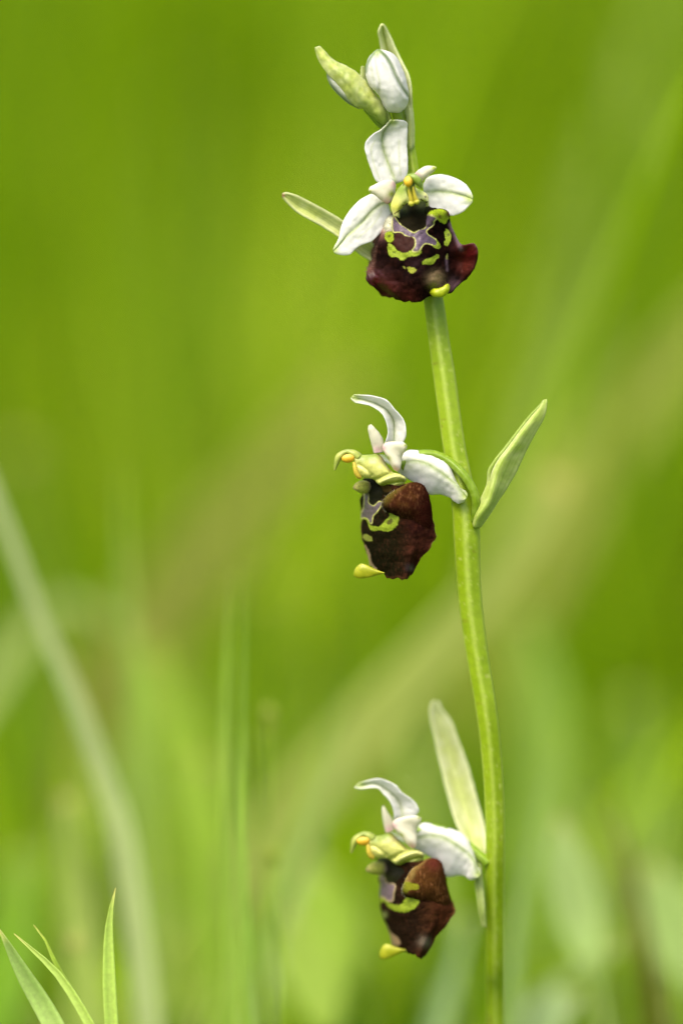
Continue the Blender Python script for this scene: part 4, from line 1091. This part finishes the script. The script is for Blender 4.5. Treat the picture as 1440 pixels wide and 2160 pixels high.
# basal leaves at the foot of the stem (below the picture)
def blade(name, P, w, colr, parent, mat=None, fold=0.25, thick=0.0004, n=24, face=None, seed=0, tip=0.02, basew=0.55, full=0.35, spoon=False):
    """lance-shaped blade along world points P from root to tip, width w (m)"""
    P = cr1(np.asarray(P, float), n * 12)
    L_ = np.concatenate([[0], np.cumsum(np.linalg.norm(np.diff(P, axis=0), axis=1))])
    P = np.stack([np.interp(np.linspace(0, L_[-1], n), L_, P[:, i]) for i in range(3)], 1)
    T = np.gradient(P, axis=0); T /= np.linalg.norm(T, axis=1, keepdims=True)
    f = np.asarray(face if face is not None else -FWD, float)
    S = np.cross(T, f); S /= np.linalg.norm(S, axis=1, keepdims=True)
    Nn = np.cross(S, T)
    t = np.linspace(0, 1, n)
    prof = np.where(t < full, basew + (1 - basew) * np.sin(t / full * math.pi / 2), np.clip(1 - (np.clip(t - full, 0, 1) / (1 - full)) ** 2.2, tip, 1))
    if spoon:      # slim stalk with an oval blade at its end
        q = np.clip((t - 0.76) / 0.24, 0, 1)
        prof = np.maximum(0.1, np.sin(q * math.pi) ** 0.7) * np.where(t > 0.995, 0.3, 1)
    a = np.linspace(-1, 1, 7)
    G = P[:, None] + S[:, None] * (a[None, :, None] * (w / 2 * prof)[:, None, None]) + Nn[:, None] * ((np.abs(a) ** 1.3 - 0.5)[None, :, None] * (w / 2 * prof * fold)[:, None, None])
    B = G - Nn[:, None] * thick
    k = 7
    idx = np.arange(n * k).reshape(n, k)
    q = np.stack([idx[:-1, :-1], idx[1:, :-1], idx[1:, 1:], idx[:-1, 1:]], -1).reshape(-1, 4)
    loop = np.concatenate([idx[0, :], idx[1:, -1], idx[-1, -2::-1], idx[-2:0:-1, 0]]); l2 = np.roll(loop, -1)
    F = np.concatenate([q, q[:, ::-1] + n * k, np.stack([loop, l2, l2 + n * k, loop + n * k], -1)])
    c = lin(colr)[None, None, :] * (1 + 0.10 * vnoise(t * 40, 0 * t, 6, seed))[:, None, None] * np.ones((n, k, 1))
    c = c * (1 + 0.10 * (a[None, :, None] ** 2) - 0.08 * np.exp(-(a / 0.15) ** 2)[None, :, None])
    c = c * (1 + 0.06 * np.cos(a * 9)[None, :, None])
    tipm = (np.clip((t - 0.975) / 0.025, 0, 1) * 0.6)[:, None, None]
    c = c * (1 - tipm) + lin((176, 150, 80)) * tipm
    C = np.ones((n, k, 4)); C[..., :3] = c
    return make_obj(name, np.concatenate([G.reshape(-1, 3), B.reshape(-1, 3)]), F, np.concatenate([C.reshape(-1, 4)] * 2), mat or M_BLADE, parent)

for i, az in enumerate((0.3, 1.6, 2.9, 4.1, 5.3)):
    d = np.array([math.cos(az), math.sin(az), 0])
    blade('basal_leaf', [base + [0, 0, 0.003], base + d * 0.015 + [0, 0, 0.012], base + d * 0.035 + [0, 0, 0.016], base + d * 0.055 + [0, 0, 0.006]], 0.014, (120, 150, 60), orchid, face=(0, 0, 1), seed=70 + i)

# ------------------------------------------------------------------ blades and leaves that can be told apart
def to_soil(P):
    """carry a path that leaves the picture on down to the soil"""
    P = np.asarray(P, float)
    if P[0][2] < 0.004:
        return P
    d = P[0] - P[1]
    step = max(abs(d[2]), 0.003)
    h = P[0][2]
    slope = np.clip(d[:2] / (abs(d[2]) + 1e-6), -0.8, 0.8)
    k = max(1, int(math.ceil(h / step)))
    ext = []
    for i in range(k, 0, -1):
        q = i / k
        ext.append(np.array([*(P[0][:2] + slope * h * (q - 0.35 * q * q)), P[0][2] - (h + 0.003) * q]))
    return np.concatenate([np.array(ext), P])

def px_blade(name, path, dep, w, col, label, cat='grass blade', parent=None, fold=0.25, group=None, seed=0, twist=(0, 0), **kw):
    """path root -> tip in photo pixels; dep mm behind the plane of focus (number or per point); w in mm"""
    path = np.asarray(path, float)
    dd = np.broadcast_to(np.asarray(dep, float), (len(path),)) * 1e-3 / PX
    P = to_soil(W(np.concatenate([path, dd[:, None]], 1)))
    f = -FWD + RIGHT * twist[0] + UP * twist[1]
    o = blade(name, P, w * 1e-3, col, parent, fold=fold, face=f, seed=seed, n=48, **kw)
    if label: tag(o, label, cat, group)
    return o

# sharp tuft beside the orchid
tuft_base = W(np.array([[190, 2330, 40.0]]))[0]; tuft_base[2] = 0.0
tuft = empty('grass_tuft', tuft_base)
tag(tuft, 'tuft of four slender pale green pointed blades low beside the orchid', 'grass tuft')
tk = dict(mat=M_BRACT)
px_blade('blade', [(128, 2190), (90, 2120), (50, 2055), (20, 2000), (-2, 1960)], [1, 1, 0, -1, -2], 2.2, (176, 202, 112), None, parent=tuft, fold=0.5, seed=1, tip=0.04, full=0.86, basew=0.8, **tk)
px_blade('blade', [(205, 2190), (160, 2110), (118, 2050), (70, 2005), (30, 1970)], [-1, -1, -1, -1, -1], 1.05, (176, 200, 96), None, parent=tuft, fold=0.5, seed=2, tip=0.04, full=0.86, basew=0.8, **tk)
px_blade('blade', [(185, 2165), (150, 2090), (120, 2040), (100, 1990), (71, 1951)], [2, 2, 1, 1, 1], 0.7, (166, 192, 70), None, parent=tuft, fold=0.5, seed=3, tip=0.04, full=0.86, basew=0.8, **tk)
px_blade('blade', [(238, 2190), (232, 2100), (230, 2030), (230, 1960), (236, 1910), (244, 1873)], [0, 0, 0, 0, 0, 0], 1.45, (172, 198, 90), None, parent=tuft, fold=0.4, seed=4, tip=0.04, full=0.86, basew=0.8, **tk)

# soft blades and leaves behind
px_blade('grass_stalk', [(318, 2220), (300, 2050), (278, 1880), (250, 1730), (205, 1600), (150, 1450), (80, 1290), (20, 1130), (-60, 930)], 50, 3.2, (180, 194, 132), 'pale grey-green dry stalk leaning over the low four-bladed tuft', 'grass stalk', seed=5, fold=0.5, tip=0.5, twist=(0.3, 0))
px_blade('grass_leaf', [(495, 2230), (490, 1950), (482, 1750), (476, 1550), (480, 1380), (490, 1190)], 32, 2.3, (150, 180, 70), 'broad upright green blade with a slimmer twin close beside', seed=6, fold=0.5)
px_blade('grass_leaf', [(530, 2230), (520, 1980), (512, 1760), (512, 1550), (514, 1380), (518, 1180)], 24, 1.1, (146, 180, 70), 'slim upright green blade touching its broader twin', seed=7, fold=0.5)
px_blade('grass_leaf', [(290, 1500), (275, 1330), (262, 1150), (258, 980)], 80, 3.2, (150, 178, 76), 'light upright blade behind the pale dry stalk', seed=8)
px_blade('grass_leaf', [(80, 1700), (180, 1520), (340, 1300), (540, 1040), (760, 800)], 230, 14, (146, 152, 62), 'wide olive blade slanting up behind the middle flower', seed=9, fold=0.15, tip=0.5)
px_blade('grass_leaf', [(380, 2050), (560, 1800), (720, 1600), (880, 1420), (1010, 1270), (1120, 1120), (1175, 1000)], 104, 8.0, (160, 174, 80), 'broad straw-coloured blade slanting behind the stem, blunt tip beside the bract', seed=10, fold=0.15, tip=0.55, full=0.6)
px_blade('grass_leaf', [(1130, 1180), (1230, 1010), (1330, 880), (1480, 720), (1640, 560)], 220, 13, (152, 162, 66), 'wide olive-tan blade slanting off beyond the pointed bract', seed=11, fold=0.15, tip=0.6)
px_blade('grass_leaf', [(1130, 950), (1195, 700), (1250, 470), (1320, 240), (1420, -40), (1480, -260)], 300, 8, (150, 174, 70), 'tall pale green blade standing high beyond the buds', seed=12, fold=0.2, tip=0.4)
px_blade('grass_leaf', [(520, 2050), (590, 1850), (640, 1700), (690, 1560), (730, 1430)], 60, 1.6, (150, 186, 70), 'narrow bright blade slanting between the twin blades and lowest flower', seed=13)
px_blade('grass_leaf', [(560, 2100), (620, 1880), (665, 1740), (720, 1590), (770, 1480)], 75, 2.2, (160, 182, 110), 'narrow pale blade slanting beside the lowest flower', seed=14)
px_blade('leaf', [(1130, 1900), (1150, 1700), (1150, 1540), (1130, 1400), (1095, 1280)], 140, 8.0, (146, 178, 70), 'blue-green leaf rising just beyond the stem', 'leaf', seed=15, full=0.7, tip=0.3)
px_blade('leaf', [(1080, 2160), (1085, 1980), (1110, 1830), (1150, 1660), (1185, 1560)], 55, 2.2, (156, 184, 104), 'slim pale leaf touching the stem behind the lowest flower', 'leaf', seed=16)
px_blade('leaf', [(1240, 2010), (1215, 1900), (1190, 1800), (1180, 1720)], 62, 6.0, (182, 206, 126), 'rounded pale blue-green leaf beyond the stem', 'leaf', seed=17, spoon=True)
px_blade('leaf', [(1500, 2090), (1440, 1990), (1400, 1900), (1370, 1820)], 80, 9.0, (174, 200, 116), 'large pale blue-green leaf beside the brown dead stalk', 'leaf', seed=18, spoon=True)
px_blade('leaf', [(1080, 2160), (1160, 2080), (1240, 2030), (1320, 1990)], 60, 3.0, (168, 190, 110), 'pale leaf lying almost flat near the stem foot', 'leaf', seed=19, full=0.5, tip=0.3)
px_blade('leaf', [(1090, 2240), (1140, 2160), (1180, 2120), (1230, 2100)], 60, 6.0, (180, 202, 140), 'small pale leaf under the flat-lying leaf', 'leaf', seed=20, spoon=True)
px_blade('leaf', [(1380, 1900), (1370, 1750), (1350, 1600), (1330, 1470)], 170, 9.0, (150, 184, 70), 'tall green leaf rising behind the large pale leaf', 'leaf', seed=21, full=0.6, tip=0.4)
px_blade('dead_stalk', [(1360, 1990), (1340, 1880), (1310, 1760), (1270, 1640)], 64, 2.6, (92, 78, 28), 'brown dead stalk among the pale leaves', 'dead stalk', seed=22)
px_blade('leaf', [(900, 2260), (930, 2140), (960, 2040), (985, 1930)], 70, 3.6, (166, 192, 130), 'pale streaked leaf under the lowest flower', 'leaf', seed=23, full=0.5, tip=0.3)
px_blade('leaf', [(700, 2230), (680, 2120), (640, 2010), (610, 1920)], 75, 7.0, (172, 198, 84), 'broad pale leaf below the twin blades', 'leaf', seed=24, spoon=True)
px_blade('leaf', [(760, 2130), (720, 2000), (690, 1900), (670, 1820)], 100, 7.0, (164, 194, 70), 'pale leaf tip between twin blades and lowest flower', 'leaf', seed=25, spoon=True)
px_blade('leaf', [(60, 1330), (130, 1270), (200, 1290), (280, 1330)], 120, 6.0, (166, 184, 100), 'pale leaf bent across behind the dry stalk', 'leaf', seed=26, full=0.5, tip=0.3)
px_blade('leaf', [(420, 1700), (380, 1560), (330, 1450), (300, 1360)], 130, 9.0, (156, 186, 60), 'light green leaf between dry stalk and twin blades', 'leaf', seed=27, full=0.6, tip=0.4)
px_blade('leaf', [(440, 2000), (430, 1850), (420, 1720), (430, 1600)], 100, 6.0, (156, 190, 60), 'mid-green leaf at the foot of the twin blades', 'leaf', seed=28, full=0.6, tip=0.4)
px_blade('leaf', [(190, 2160), (170, 1980), (150, 1820), (140, 1680)], 70, 5.0, (168, 188, 92), 'yellowish leaf behind the low four-bladed tuft', 'leaf', seed=29, full=0.6, tip=0.4)
px_blade('leaf', [(-10, 2200), (10, 2080), (40, 1950), (50, 1800)], 110, 5.0, (140, 186, 60), 'bright green leaf behind the low four-bladed tuft', 'leaf', seed=30, full=0.6, tip=0.4)
px_blade('leaf', [(-40, 1500), (-10, 1400), (10, 1330), (20, 1280)], 60, 1.5, (160, 186, 96), 'short pale leaf tip beside the dry stalk', 'leaf', seed=31)

for i, (path, dep, w, label) in enumerate([
        ([(60, 1500), (80, 1300), (60, 1120), (40, 940)], 190, 12, 'dark green leaf high behind the dry stalk'),
        ([(960, 1800), (950, 1660), (930, 1540), (900, 1440)], 190, 9, 'dark green leaf in the gap between lowest flower and stem'),
        ([(1380, 2100), (1350, 1980), (1310, 1860), (1280, 1760)], 170, 8, 'dark green leaf behind the brown dead stalk'),
        ([(600, 1500), (590, 1400), (570, 1300), (560, 1230)], 200, 10, 'dark green leaf behind the slim upright blade'),
        ([(400, 760), (390, 560), (382, 380), (384, 200)], 500, 9, 'tall dark stem of grass far behind the buds'),
        ([(1300, 760), (1310, 560), (1330, 380), (1370, 150)], 420, 9, 'tall dark stem of grass beside the tall pale blade')]):
    px_blade('leaf' if i < 4 else 'grass_stalk', path, dep, w, (98, 132, 4), label, 'leaf' if i < 4 else 'grass stalk', seed=90 + i, full=0.6, tip=0.4)

for i, (top, root, dep, label) in enumerate([
        ((565, 1490), (552, 2230), 40, 'small yellowish seed head standing beside the twin blades'),
        ((575, 1790), (600, 2240), 34, 'short pale seed head low beside the twin blades'),
        ((158, 1975), (172, 2260), 46, 'small cream seed head behind the low four-bladed tuft')]):
    r0 = W(np.array([[root[0], root[1], dep * 20.0]]))[0]; r0[2] = 0
    th_ = empty('seed_head', r0)
    tag(th_, label, 'seed head')
    px_blade('stalk', [root, ((root[0] + top[0]) / 2 + 4, (root[1] + top[1]) / 2), (top[0], top[1] + 30)], dep, 0.6, (146, 176, 60), None, parent=th_, fold=0.6, tip=0.7, seed=40 + i)
    for k in range(7):
        a_ = -0.9 + 0.3 * k
        q = (top[0] + 26 * math.sin(a_) * (1 if k % 2 else .6), top[1] + 24 - 34 * math.cos(a_) + 5 * (k % 3))
        tube('spikelet', [(top[0], top[1] + 34, dep * 20), ((top[0] + q[0]) / 2 + 2, (top[1] + 34 + q[1]) / 2, dep * 20 - 8), (q[0], q[1], dep * 20 - 5 * (k % 3))], [2.5, 6, 1], lambda x, y, u, v: base_col(x, (160, 176, 60) if i < 2 else (196, 196, 104)), M_BRACT, th_, n=16, seg=10)
